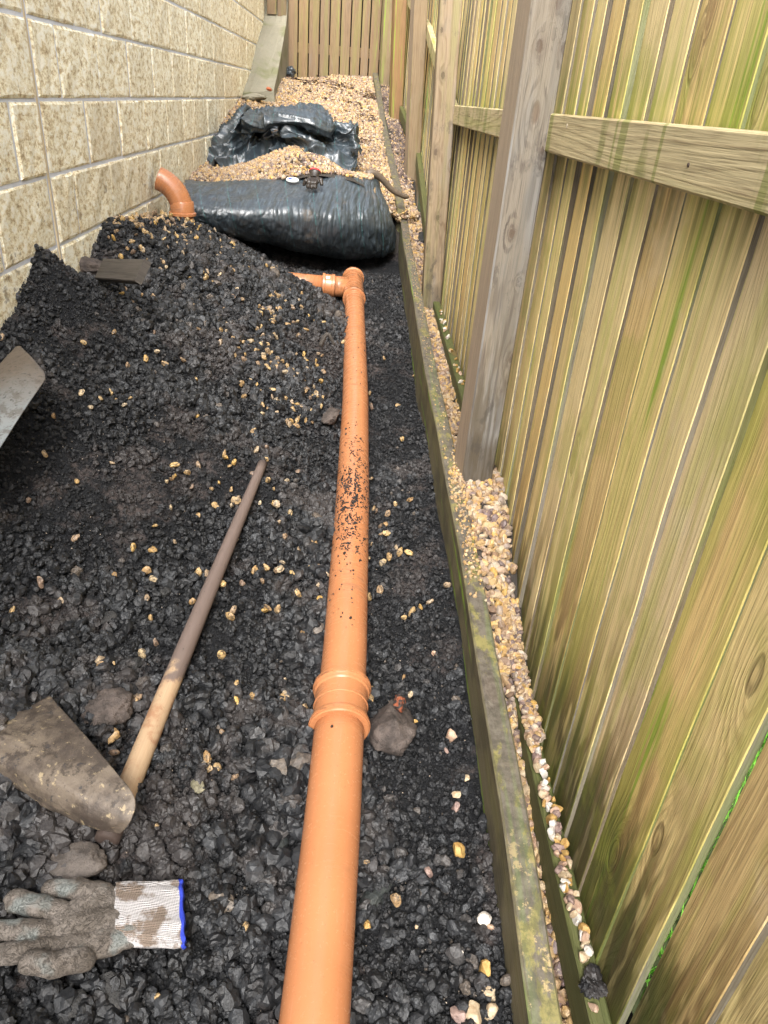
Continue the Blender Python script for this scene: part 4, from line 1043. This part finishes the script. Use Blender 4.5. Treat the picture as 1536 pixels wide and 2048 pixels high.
# ================================================================== BLACK MEMBRANE
def catmull(P, n):
    """Resample control rows (k, m, 3) to n along the first axis."""
    P = np.asarray(P, float); k = len(P); t = np.linspace(0, k-1, n); i = np.clip(t.astype(int), 0, k-2); f = (t-i).reshape((-1,)+(1,)*(P.ndim-1))
    g = lambda j: P[np.clip(j, 0, k-1)]
    a, b, c, d = g(i-1), g(i), g(i+1), g(i+2)
    return .5*((2*b)+(c-a)*f+(2*a-5*b+4*c-d)*f*f+(3*b-a-3*c+d)*f**3)
def cloth(name, ctrl, nu, nv, mat, disp, parent=None, thick=.003, shift=(0, 0, 0)):
    P = catmull(ctrl, nu); P = np.swapaxes(catmull(np.swapaxes(P, 0, 1), nv), 0, 1)
    du = np.gradient(P, axis=0); dv = np.gradient(P, axis=1); N = np.cross(du, dv); N /= np.linalg.norm(N, axis=-1)[..., None]+1e-12
    s = np.concatenate([[0], np.cumsum(np.linalg.norm(np.diff(P[:, nv//2], axis=0), axis=1))]); r = np.concatenate([[0], np.cumsum(np.linalg.norm(np.diff(P[nu//2], axis=0), axis=1))])
    U, W = np.meshgrid(s, r, indexing='ij'); P = P+N*disp(U, W, P)[..., None]+np.array(shift)
    F = grid_faces(nu, nv); uvv = np.stack([U, W], -1).reshape(-1, 2)
    off = np.array(parent.location) if parent else 0
    me = make_mesh(name, P.reshape(-1, 3)-off, F, mat, None, True, uvv[F.ravel()])
    o = obj(name, me, parent); md = o.modifiers.new('thickness', 'SOLIDIFY'); md.thickness = thick; md.offset = 0
    return o, P
# columns run left to right; rows from the top back edge over the bulge to the tucked bottom
cols = [ # (x_top,y_top,Y) ... for five rows
    [(370, 362, 4.66), (372, 368, 4.48), (378, 402, 4.30), (386, 436, 4.30), (400, 462, 4.42), (410, 460, 4.7)],
    [(420, 362, 4.85), (420, 370, 4.60), (426, 412, 4.37), (436, 450, 4.38), (452, 476, 4.52), (462, 470, 4.9)],
    [(490, 357, 5.02), (490, 368, 4.75), (500, 415, 4.42), (510, 462, 4.45), (522, 487, 4.62), (530, 478, 5.0)],
    [(560, 352, 5.12), (560, 364, 4.85), (566, 415, 4.48), (575, 475, 4.50), (585, 502, 4.70), (590, 490, 5.05)],
    [(625, 346, 5.20), (628, 360, 4.92), (634, 420, 4.55), (640, 485, 4.58), (648, 511, 4.78), (650, 498, 5.1)],
    [(680, 346, 5.25), (684, 360, 4.98), (692, 425, 4.64), (698, 490, 4.68), (704, 517, 4.86), (705, 502, 5.15)],
    [(730, 352, 5.28), (736, 366, 5.05), (746, 430, 4.76), (752, 488, 4.80), (754, 516, 4.94), (752, 500, 5.2)],
    [(748, 358, 5.34), (760, 376, 5.16), (777, 436, 4.93), (783, 480, 4.95), (780, 508, 5.03), (775, 492, 5.25)],
    [(752, 366, 5.42), (768, 386, 5.34), (788, 446, 5.18), (791, 478, 5.18), (787, 502, 5.16), (780, 490, 5.35)]]
ctrl = np.array([[at_y(*p) for p in c] for c in cols])
def fold_front(U, W, P):
    x = U/U.max(); y = W/W.max(); face = sstep(.10, .3, y)*sstep(1.0, .8, y)
    warp = .03*fbm(U*3, W*3, 0, 12, 2)
    r = 1-np.abs(np.sin((U+warp)*52+1.3*fbm(U*4, W*2, 0, 3, 2)))
    r2 = 1-np.abs(vnoise((U+warp)*40+W*7, W*1.6, 0, 7)); r3 = 1-np.abs(fbm((U+.5*W)*14, (W-.3*U)*7, 0, 17, 3))
    amp = .35+.65*sstep(.55, .85, x)
    return face*(.011*r**2*sstep(.55, .8, x)+.011*r2**3*amp)+.0035*r3**3+.016*fbm(U*3.2, W*3.2, 0, 22, 2)+.0025*fbm(U*28, W*18, 0, 29, 2)
mem, MP = cloth('weed_membrane', ctrl, 330, 150, m_memb, fold_front)
tag(mem, 'black woven ground membrane wrapped tightly round the bulging end of the gravel bank', 'membrane')

# crumpled spare membrane behind
crum = empty('crumpled_membrane', tuple(at_y(560, 300, 5.7)), 'loose crumpled black membrane piled on the gravel behind the wrapped bank', 'membrane')
rows = [ # bottom edge -> crest -> behind, left to right
    [(400, 345, 5.35), (408, 332, 5.5), (412, 315, 5.65), (422, 298, 5.75), (432, 285, 5.85)],
    [(425, 338, 5.35), (432, 322, 5.45), (440, 296, 5.6), (452, 265, 5.7), (462, 258, 5.95)],
    [(465, 330, 5.38), (470, 318, 5.5), (472, 290, 5.65), (482, 232, 5.72), (492, 222, 6.0)],
    [(510, 318, 5.42), (512, 300, 5.7), (510, 270, 5.95), (505, 240, 6.0), (515, 228, 6.25)],
    [(550, 306, 5.45), (555, 290, 5.75), (556, 270, 6.1), (558, 245, 6.2), (560, 232, 6.45)],
    [(590, 300, 5.45), (580, 280, 5.55), (572, 258, 5.65), (590, 246, 6.1), (600, 234, 6.4)],
    [(640, 330, 5.35), (618, 290, 5.42), (605, 255, 5.6), (620, 248, 6.0), (630, 240, 6.3)],
    [(672, 345, 5.30), (655, 312, 5.45), (640, 275, 5.7), (650, 262, 5.95), (660, 256, 6.2)],
    [(705, 340, 5.35), (695, 310, 5.5), (684, 282, 5.75), (692, 262, 5.8), (700, 258, 6.0)],
    [(718, 332, 5.45), (716, 300, 5.55), (712, 275, 5.72), (714, 262, 5.85), (718, 268, 6.1)]]
c2 = np.array([[at_y(*p) for p in c] for c in rows])
def fold_b(U, W, P):
    r = 1-np.abs(fbm(U*5+W*4, W*4-U*2, 0, 41, 2)); q = 1-np.abs(vnoise(U*16+4*W, W*9, 0, 47)); t = 1-np.abs(vnoise(U*9-8*W, W*13+U*5, 0, 49))
    g_ = 1-np.abs(fbm(U*3.2-W*2.5, W*3.5+U, 0, 44, 2))
    return .075*g_**5+.020*r**4+.006*q**4+.012*t**5-.035
dr, _ = cloth('drape', c2, 260, 130, m_memb, fold_b, crum)
co = np.empty(len(dr.data.vertices)*3); dr.data.vertices.foreach_get('co', co); co = co.reshape(-1, 3); off = np.array(crum.location)
co[:, 2] = np.maximum(co[:, 2], path_z(co[:, 0]+off[0], co[:, 1]+off[1])-off[2]+.006+.012*np.abs(vnoise(co[:, 0]*16, co[:, 1]*16, 0, 3)))
dr.data.vertices.foreach_set('co', co.ravel()); dr.data.update()
flap = [ # upper flap thrown back over itself: lower lip, belly, crest, back
    [(484, 262, 5.72), (484, 245, 5.66), (490, 222, 5.70), (505, 222, 5.95)],
    [(515, 262, 5.66), (515, 248, 5.58), (520, 226, 5.66), (530, 216, 6.0)],
    [(550, 256, 5.62), (552, 246, 5.52), (556, 226, 5.62), (565, 213, 6.1)],
    [(590, 256, 5.62), (592, 244, 5.52), (596, 230, 5.64), (600, 209, 6.15)],
    [(625, 262, 5.62), (628, 250, 5.52), (630, 236, 5.66), (628, 211, 6.1)],
    [(648, 276, 5.66), (654, 262, 5.56), (656, 246, 5.70), (650, 222, 6.0)],
    [(662, 274, 5.72), (671, 262, 5.68), (671, 248, 5.76), (662, 238, 5.9)]]
c3 = np.array([[at_y(*p) for p in c] for c in flap])
def fold_c(U, W, P):
    r = 1-np.abs(fbm(U*3, W*9+U*3, 0, 71, 2)); q = 1-np.abs(vnoise(U*10+10*W, W*20, 0, 77))
    return .030*r**4+.006*q**4-.012
cloth('flap', c3, 220, 70, m_memb, fold_c, crum)
tail = [[(700, 300, 5.5), (698, 285, 5.55), (698, 266, 5.6)], [(712, 300, 5.46), (708, 278, 5.5), (706, 260, 5.55)], [(722, 310, 5.5), (718, 290, 5.55), (714, 268, 5.62)]]
cloth('flap', np.array([[at_y(*p) for p in c] for c in tail]), 60, 60, m_memb, fold_c, crum)
# heap of gravel lying in front of and on the membrane
def front_gravel():
    n = 7000; t = RNG.random(n)
    px = RNG.uniform(395, 745, n); top = np.interp(px, [380, 430, 500, 555, 590, 620, 650, 700, 760], [352, 340, 322, 300, 290, 305, 330, 344, 352]); bot = np.interp(px, [380, 500, 600, 640, 700, 760], [366, 360, 354, 348, 350, 358])
    py = top+(bot-top)*RNG.random(n); P = []
    for a, b in zip(px, py):
        Y = 5.02+.42*(1-(b-300)/65.0); P.append(at_y(a, b, min(Y, 5.6)))
    P = np.array(P); s = RNG.uniform(.008, .016, n)
    scatter('gravel', P+np.array([0, 0, -.004]), s, RNG.random(n)*.9, lib_grav)
front_gravel()
# solid ground under the stones and the sheets
def bank_core():
    U = []; xs = np.linspace(376, 752, 26)
    for a in xs:
        top = np.interp(a, [380, 430, 500, 555, 590, 620, 650, 700, 760], [354, 343, 325, 303, 293, 308, 333, 346, 354]); 
        U.append([at_y(a, top-1, 5.44), at_y(a, (top+366)/2+2, 5.18), at_y(a, 370, 4.95), at_y(a, 420, 4.85), at_y(a, 450, 4.95)])
    P = np.array(U)+np.array([0, .035, -.03]); P = catmull(P, 60); P = np.swapaxes(catmull(np.swapaxes(P, 0, 1), 20), 0, 1)
    tag(obj('bank', make_mesh('bank', P.reshape(-1, 3), grid_faces(60, 20), m_sand, None, True)), None, None, None, 'structure')
bank_core()
# loose bits of black membrane at the far corner
v, f = rock_shape(3, 91, 5, .2, (.05, .05, .06), .1)
tag(obj('membrane_scrap', make_mesh('membrane_scrap', v, f, m_memb, uv=None), None, tuple(at_y(581, 145, 8.9))), 'small black scrap of membrane poking up by the left end of the picket fence', 'membrane scrap')

# ================================================================== SMALL THINGS ON THE MEMBRANE
def on_mem(px, py, off=.0):
    best = None; d = ray(px, py); d = d/np.linalg.norm(d); Q = MP.reshape(-1, 3)-CAM; t = Q@d; e_ = np.linalg.norm(Q-t[:, None]*d, axis=1)
    c_ = e_ < .02; return CAM+d*(t[c_].min()-off)
# white oval lid with blue print
lq = on_mem(585, 361, .012)
lid = empty('plastic_lid', tuple(lq), 'small white oval plastic lid with blue print, left of the black glove on the membrane', 'lid')
def disc(name, rx, ry, h, mat, parent, z=0, n=40, cx_=0, cy_=0):
    a = np.linspace(0, 2*math.pi, n, endpoint=False); V = [(cx_+rx*k*math.cos(t), cy_+ry*k*math.sin(t), z+zz_) for k, zz_ in ((1, 0), (1, h*.7), (.94, h)) for t in a]
    F = [(i, (i+1) % n, n+(i+1) % n, n+i) for i in range(n)]+[(n+i, n+(i+1) % n, 2*n+(i+1) % n, 2*n+i) for i in range(n)]+[tuple(2*n+i for i in range(n)), tuple(range(n))[::-1]]
    return obj(name, make_mesh(name, V, F, mat), parent)
disc('lid_body', .040, .026, .010, m_white, lid)
def patch(name, x0, x1, y0, y1, z, mat, parent):
    v, f = wbox(x0, x1, y0, y1, z, z+.0006); return obj(name, make_mesh(name, v, f, mat), parent)
patch('blue_square', -.026, -.004, -.008, .013, .0102, m_blue, lid)
for i, (a, b) in enumerate([(.001, .008), (.009, .014), (.015, .024)]): patch('blue_mark', a, b, -.002+.002*i, .010, .0102, m_teal_print, lid)
patch('blue_mark', .002, .026, -.010, -.007, .0102, m_teal_print, lid)
lid.rotation_euler = (math.radians(18), 0, math.radians(-4))

# gloves -------------------------------------------------------------
def glove_solid(segs, k, lo, hi, step, wr=.0012, wf=120):
    def fld(Pg):
        d = capsule_field(Pg, segs, k)
        return d+wr*fbm(Pg[..., 0]*wf, Pg[..., 1]*wf, Pg[..., 2]*wf, 5, 2)+wr*1.6*fbm(Pg[..., 0]*wf*.35, Pg[..., 1]*wf*.35, Pg[..., 2]*wf*.35, 8, 2)
    return surface_net(fld, lo, hi, step)
# small black glove, fingers hanging towards the viewer
g2 = empty('work_glove', tuple(on_mem(627, 372, .01)+np.array([0, -.01, .035])), 'small black rubber work glove with red trimmed cuff, lying on the wrapped membrane', 'glove')
S = [((-.022, .012, 0), (-.020, -.018, .0), .018, .017, .8), ((.0, .012, 0), (.0, -.022, .0), .020, .018, .8), ((.02, .012, 0), (.018, -.018, 0), .018, .016, .8)]
fing = [(-.030, -.018, -.052, -.040, .0115), (-.016, -.024, -.026, -.060, .0120), (.002, -.026, -.002, -.066, .0120), (.018, -.022, .020, -.062, .0118)]
for (x0, y0, x1, y1, r) in fing:
    S += [((x0, y0, .004), ((x0+x1)/2, (y0+y1)/2-.002, .010), r, r, 1), (((x0+x1)/2, (y0+y1)/2-.002, .010), (x1, y1, -.008), r, r*.92, 1)]
S += [((.024, .01, 0), (.046, -.006, .008), .014, .012, 1), ((.046, -.006, .008), (.055, -.032, -.002), .012, .0105, 1)]
gv, gf = glove_solid(S, .006, (-.075, -.09, -.035), (.08, .04, .04), .0022, .0006, 90)
m_bg = mat_flat('black_rubber', (.028, .022, .018), .38, .5, .5, 60, .002)
hand2 = obj('hand', make_mesh('hand', gv, gf, m_bg, None, True), g2)
cv, cf, cuv = sweep([(0, .012, .0), (0, .030, .004), (0, .052, .010), (0, .060, .012), (0, .058, .012), (0, .03, .004)], [.026, .027, .033, .036, .032, .022], 32, False)
cv[:, 2] = cv[:, 2]*.75+.004
obj('cuff', make_mesh('cuff', cv, cf, m_bg, None, True), g2)
cv, cf, _ = sweep([(0, .0585, .012), (0, .0605, .0125), (0, .0630, .013), (0, .061, .0125)], [.0362, .0385, .0362, .034], 32, False); cv[:, 2] = cv[:, 2]*.75+.004
obj('red_trim', make_mesh('red_trim', cv, cf, m_red, None, True), g2)
g2.rotation_euler = (math.radians(28), 0, math.radians(-6)); g2.scale = (1.0, 1.0, 1.0)

# large muddy glove at the near left
def gp(px, py, z): q = at_z(px, py, z); return q
ZG = max(float(soil_z(a, b, False)) for a, b in ((-.30, .62), (-.36, .66), (-.42, .6), (-.25, .6)))+.026
o0 = gp(240, 1840, ZG)
def L(px, py, dz=0.0):
    q = gp(px, py, ZG)
    return tuple(gp(px, py, max(ZG, .6*ZG+.4*(float(soil_z(q[0], q[1], False))+.03))+dz)-o0)
S = [(L(235, 1800), L(165, 1812, .004), .022, .022, .7), (L(235, 1840), L(130, 1850, .004), .026, .026, .66), (L(225, 1880), L(130, 1900, .002), .023, .024, .7), (L(255, 1795), L(255, 1865), .024, .024, .6)]
fin = [([(205, 1790, .004), (150, 1777, .006), (102, 1778, .001)], .0190, .0155),
    ([(125, 1826, .004), (80, 1812, .010), (30, 1803, .003)], .0180, .0175),
    ([(110, 1862, .004), (40, 1860, .012), (-25, 1858, .002)], .0165, .0150),
    ([(110, 1894, .004), (20, 1906, .010), (-40, 1912, .0)], .0170, .0150),
    ([(165, 1918, .006), (105, 1928, .020), (62, 1926, .020)], .0190, .0175)]
for pts, ra, rb in fin:
    for i in range(2):
        r0 = ra+(rb-ra)*i/2; r1 = ra+(rb-ra)*(i+1)/2; S.append((L(*pts[i]), L(*pts[i+1]), r0, r1, .85))
allp = np.array([p for s_ in S for p in s_[:2]]); lo, hi = allp.min(0)-.04, allp.max(0)+.04
gv, gf = glove_solid(S, .0032, lo, hi, .0019, .0009, 85)
g1 = empty('work_glove', tuple(o0), 'grey mud caked work glove with white knitted cuff and blue hem, flat on the soil', 'glove')
obj('hand', make_mesh('hand', gv, gf, mat_glove('muddy_latex', (.080, .067, .055), (.145, .125, .108), (.15, .168, .16)), None, True), g1)
# cuff: a flattened sleeve
def sleeve(name, p, mat, closed=False):
    rings = []
    for (a, b, hz, lift) in p:      # a, b: far and near edge bearings
        A, B = np.array(L(*a)), np.array(L(*b)); c_ = (A+B)/2; hw = (A-B)/2; ring = []
        for t in np.linspace(0, 2*math.pi, 48, endpoint=False):
            ct, st = math.cos(t), math.sin(t); ring.append(c_+hw*np.sign(ct)*abs(ct)**.8+np.array([0, 0, hz*np.sign(st)*abs(st)**.7+lift+.0022*math.sin(t*7+a[0])+.0014*math.sin(t*13+a[0]*.3)])+np.array([.0012*math.sin(t*9+a[0]*.2), 0, 0]))
        rings.append(ring)
    V = np.array(rings).reshape(-1, 3); n_ = 48; F = []
    for i in range(len(rings)-1):
        for j in range(n_): F.append((i*n_+j, i*n_+(j+1) % n_, (i+1)*n_+(j+1) % n_, (i+1)*n_+j))
    return obj(name, make_mesh(name, V, F, mat, None, True), g1)
sleeve('cuff', [((232, 1768), (232, 1888), .017, 0), ((260, 1764), (258, 1893), .018, 0), ((300, 1765), (300, 1893), .015, -.002), ((340, 1760), (345, 1892), .012, -.004), ((358, 1758), (364, 1890), .011, -.006)], mat_cuff())
sleeve('hem', [((357, 1757), (363, 1891), .0118, -.006), ((359, 1756), (365, 1892), .0135, -.006), ((364, 1757), (370, 1890), .0135, -.006), ((366, 1759), (371, 1888), .0100, -.006), ((362, 1762), (366, 1885), .0060, -.006)], m_hem)

# ================================================================== CLODS AND STONES
def settle(px, py, lift):
    q = at_z(px, py, .05)
    for _ in range(6): q = at_z(px, py, float(soil_z(q[0], q[1], False))+lift)
    return q
m_clod = mat_stone('brown_clod', (.036, .028, .024), (.095, .074, .063), 30, .010)
m_clod2 = mat_stone('dark_clod', (.012, .012, .012), (.035, .033, .031), 26, .008)
m_slate = mat_stone('green_slate', (.016, .019, .019), (.042, .046, .043), 30, .004, rough=(.3, .6))
def rock_at(name, px, py, lift, dims, rz, mat, label, cat, seed, fine=.06, sub=4, cuts=6, rough=.12):
    v, f = rock_shape(sub, seed, cuts, rough, dims, fine); o = obj(name, make_mesh(name, v, f, mat, None, sub >= 4), None, tuple(settle(px, py, lift)), (0, 0, math.radians(rz)))
    return tag(o, label, cat)
cl = rock_at('soil_clod', 782, 1448, .030, (.060, .072, .048), 10, m_clod, 'big brown clod of clay with a red brick chip, wedged against the pipe coupling', 'clod', 31, .08)
v, f = rock_shape(3, 33, 6, .1, (.017, .022, .014), .05); obj('brick_chip', make_mesh('brick_chip', v, f, mat_stone('brick_chip', (.20, .05, .02), (.30, .10, .045), 60, .004, .9)), cl, (.024, .030, .030), (.2, .5, .2))
rock_at('soil_clod', 218, 1415, .026, (.050, .045, .026), 20, m_clod, 'rough brown clod lying between the shovel blade and the wooden handle', 'clod', 34, .12)
rock_at('flat_stone', 142, 1722, .020, (.062, .034, .014), 8, mat_stone('grey_mud_stone', (.04, .033, .028), (.10, .083, .071), 26, .005), 'flat grey muddy stone lying just above the grey glove', 'stone', 36, .05)
rock_at('slate_piece', 594, 1460, .010, (.020, .040, .016), 18, m_slate, 'pointed dark green slate left of the pipe coupling', 'stone', 37, .02, 3)
rock_at('slate_shard', 748, 1795, .008, (.026, .050, .012), -38, m_slate, 'long dark shard leaning beside the lower part of the pipe', 'stone', 38, .03, 3)
rock_at('flat_stone', 662, 830, .035, (.040, .075, .028), -14, m_clod, 'brown muddy stone wedged against the left side of the pipe', 'stone', 39, .08)
rock_at('mottled_stone', 396, 1572, .008, (.016, .018, .010), 0, mat_stone('mottled', (.10, .09, .055), (.2, .18, .12), 60, .003, .3), 'mottled olive pebble standing out right of the wooden handle', 'stone', 40, .03, 3)
rock_at('slate_piece', 560, 1690, .008, (.017, .020, .012), 0, m_slate, 'squat dark stone left of the lower orange pipe', 'stone', 41, .03, 3)
for i, (px, py, a, b, c_, lab) in enumerate([(40, 1300, .03, .022, .014, 'dark lump at the left edge above the shovel blade'), (110, 1230, .026, .02, .014, 'dark lump on the soil, upper of two at the left'), (205, 1240, .034, .025, .016, 'broad black stone on the lower heap left of the handle'),
        (70, 1655, .026, .024, .018, 'black lump below the shovel blade at the left'), (30, 1690, .030, .026, .018, 'black lump at the left edge above the glove'), (230, 1975, .036, .030, .020, 'large black lump below the grey glove'), (150, 2010, .020, .02, .014, 'black lump below the glove towards the bottom left'),
        (470, 1835, .017, .022, .015, 'bluish black stone midway between glove and pipe'), (270, 1330, .022, .016, .014, 'small dark lump beside the middle of the wooden handle'), (330, 1180, .022, .018, .012, 'dark lump left of the upper handle')]):
    rock_at('soil_lump', px, py, .010, (a, b, c_), 30*i, m_clod2, lab, 'stone', 60+i, .05, 3, 7)

# ================================================================== SHOVELS, HANDLE, PLANK, STICK
# wooden handle, its end passing under the blade
ha, hb = settle(525, 925, .022), settle(222, 1660, .022)
hd = (ha-hb)/np.linalg.norm(ha-hb); hp_ = []
for t in np.linspace(0, 1, 30): q = hb*(1-t)+ha*t; hp_.append(q+np.array([0, 0, .030*math.sin(math.pi*t)**1.0*0+.004*math.sin(t*5)]))
zs = max(float(soil_z(p_[0], p_[1], False))+.008-p_[2] for p_ in hp_)
hp_ = [p_+np.array([0, 0, max(0, min(zs, .05)*.35)]) for p_ in hp_]
rad = [.0195-.0065*t+.0012*math.sin(t*3.1+.3) for t in np.linspace(0, 1, 30)]; rad = [a*1.1 for a in rad]; rad[-1] = .0150; rad[0] = .014
hn = empty('tool_handle', tuple(hp_[0]), 'long round wooden tool handle, half mud coloured, lying across the soil under the shovel blade', 'tool handle')
tube('shaft', hp_, rad, m_handle, hn, 32)
tube('iron_ferrule', [np.array(hp_[0])-hd*.022, np.array(hp_[0])-hd*.020, np.array(hp_[0])+hd*.028, np.array(hp_[0])+hd*.030], [.012, .0215, .0225, .018], m_rust, hn, 32)

def blade(name, corners, mat, label, curve, thick=.0022, nu=40, nv=40, shaft=None, seed=0, roundc=0.0):
    c_ = [np.array(x) for x in corners]   # a (mouth 1), b (mouth 2), d (shaft side 2), e (shaft side 1)
    U, W = np.meshgrid(np.linspace(0, 1, nu), np.linspace(0, 1, nv), indexing='ij')
    # rounded mouth corners: pull in the ends near W=0
    Wp = W+(roundc*np.maximum(0, np.abs(U-.5)*2-.75)**2*16*(1-W))
    P = (c_[0]*(1-U)[..., None]+c_[1]*U[..., None])*(1-Wp)[..., None]+(c_[3]*(1-U)[..., None]+c_[2]*U[..., None])*Wp[..., None]
    n_ = np.cross(c_[1]-c_[0], c_[3]-c_[0]); n_ /= np.linalg.norm(n_); n_ *= np.sign(n_[2])
    P = P+n_*(curve(U, W)+.0015*fbm(U*3, W*3, 0, seed, 2))[..., None]
    o_ = P[nu//2, nv//2]; t = empty(name, tuple(o_), label, 'shovel')
    me = make_mesh('blade', (P-o_).reshape(-1, 3), grid_faces(nu, nv), mat, None, True)
    bo = obj('blade', me, t); md = bo.modifiers.new('thickness', 'SOLIDIFY'); md.thickness = thick; md.offset = 0
    if shaft:
        tube('shaft', [(c_[2]+c_[3])/2+n_*.004+np.array(shaft)*k for k in (-.04, .0, .12, .4, .8)], [.010, .018, .017, .016, .016], m_handle, t, 24)
    return t
zb_ = float(soil_z(-.42, .95, False))
zz_ = zb_+.045
sh = [[at_z(100, 1393, zz_+.03), at_z(52, 1415, zz_+.03), at_z(0, 1441, zz_+.03), at_z(-90, 1480, zz_+.02)],
      [at_z(150, 1448, zz_+.05), at_z(75, 1458, zz_+.05), at_z(0, 1465, zz_+.05), at_z(-90, 1486, zz_+.03)],
      [at_z(215, 1525, zz_+.055), at_z(130, 1524, zz_+.055), at_z(30, 1496, zz_+.05), at_z(-90, 1492, zz_+.03)],
      [at_z(268, 1592, zz_+.045), at_z(170, 1590, zz_+.045), at_z(60, 1545, zz_+.045), at_z(-90, 1500, zz_+.025)],
      [at_z(262, 1640, zz_+.025), at_z(176, 1632, zz_+.020), at_z(75, 1590, zz_+.015), at_z(-90, 1510, zz_+.01)],
      [at_z(240, 1668, zz_-.005), at_z(170, 1650, zz_-.01), at_z(70, 1602, zz_-.015), at_z(-90, 1520, zz_-.01)]]
sv = empty('shovel', tuple(sh[2][1]), 'mud caked curved steel shovel blade at the lower left, lying over the handle end', 'shovel')
cloth('blade', np.array(sh), 60, 60, mat_metal('muddy_steel', (.046, .034, .026), (.125, .098, .072), (.038, .028, .021)), lambda U, W, P: .0025*fbm(U*18, W*18, 0, 3, 3), sv, .0024)
tube('shaft', [sh[2][3]+np.array([0, 0, -.004]), sh[2][3]+np.array([-.3, .02, 0]), sh[2][3]+np.array([-.34, .03, 0])], [.017, .016, .016], m_handle, sv, 20)
zc_ = float(soil_z(-.95, 1.75, False))
zc_ = max(zc_, .40)
A_ = at_z(37, 690, zc_+.16); B_ = at_z(95, 752, zc_+.14); D_ = at_z(-70, 1000, zc_+.03); E_ = at_z(-130, 870, zc_+.05)
def mat_steel2():
    g = G('worn_steel'); P = g.geo(); s = g.sep(P); a = g.noise(P, 14, 5, .65); b = g.noise(P, 90, 4, .65)
    t = g.step(g.add(s[1], g.mul(a, .22)), float(A_[1])+.02, float(A_[1])-.30)
    c = g.mix(t, g.mix(a, (.07, .056, .043), (.14, .11, .085)), g.mix(a, (.15, .165, .17), (.27, .29, .29)))
    c = g.mix(g.mul(g.step(b, .58, .66), .7), c, (.03, .027, .024)); mm = g.noise(P, 30, 6, .8); c = g.mix(g.mul(g.step(mm, .50, .58), .6), c, (.075, .06, .047)); return g.fin(c, g.mixf(b, .35, .6), g.bump(b, .001, .5), .5, Metallic=.3)
blade('shovel', [A_, B_, D_, E_], mat_steel2(), 'pale grey steel shovel blade entering from the left edge of the heap', lambda U, W: .012*np.sin(math.pi*U), seed=5, roundc=.03)

# broken plank on the heap
pa, pb_ = settle(204, 540, .004), settle(286, 544, .016)
m_plank = wood('muddy_plank_wood', [(.055, .047, .040), (.07, .06, .05)], (.03, .025, .02), knots=.1, stain=.8, ring=300)
zp = float(soil_z(pa[0], 3.25, False))
t = timber('plank_offcut', pa, pb_, (0, 1, .75), .080, .026, m_plank, bev=.003, nseg=8, seed=77)
tag(t, 'short muddy grey plank offcut lying on the heap near the block wall', 'plank')
rock_at('soil_clod', 182, 532, .02, (.07, .055, .035), 0, m_clod, 'brown clod covering the left end of the plank offcut', 'clod', 81, .12)
rock_at('soil_clod', 425, 462, .005, (.10, .06, .030), -28, m_clod, 'long brown clod of clay right of the pipe elbow', 'clod', 82, .12)
rock_at('soil_clod', 455, 480, .0, (.07, .06, .028), -35, m_clod, 'lower brown clod on the crest of the heap beside the black trench', 'clod', 83, .12)
def twig(px, r, label, Y=None, z=None, mat=m_twig, name='twig', cat='twig'):
    P = [at_y(a, b, Y) if z is None else at_z(a, b, z) for a, b in px] if not callable(Y) else [at_y(a, b, Y(a)) for a, b in px]
    P = catmull(np.array(P), 18); rr = np.linspace(r, r*.6, 18); rr[0] = r*.5; rr[-1] = r*.3
    return tag(tube(name, P, rr, mat, None, 16), label, cat)
twig([(210, 553), (216, 566), (219, 580), (220, 596)], .005, 'thin grey twig hanging below the plank offcut', 2.98)
twig([(733, 352), (742, 346), (754, 350), (768, 362), (783, 379), (800, 389), (817, 395)], .026, 'bent muddy brown stick reaching from the membrane over the timber edging', lambda a: 5.15+.1*(a-733)/84, None, mat_flat('muddy_stick', (.10, .075, .055), .5, .5, .45, 50, .006), 'bent_stick', 'stick')
twig([(640, 692), (655, 668), (668, 690)], .010, 'short dark splinter of wood in the soil left of the pipe', 2.95, None, m_plank, 'wood_splinter', 'splinter')
twig([(656, 1302), (660, 1312), (663, 1322)], .0008, 'fine straw by the pipe', 1.2) if False else None
rock_at('dark_stone', 846, 482, .0, (.05, .06, .05), 0, m_clod2, 'dark grey stone in the hole between edging board and second post', 'stone', 84, .04, 3).location = tuple(at_y(844, 480, 5.0))
print('blocks', nb, 'boards', k)
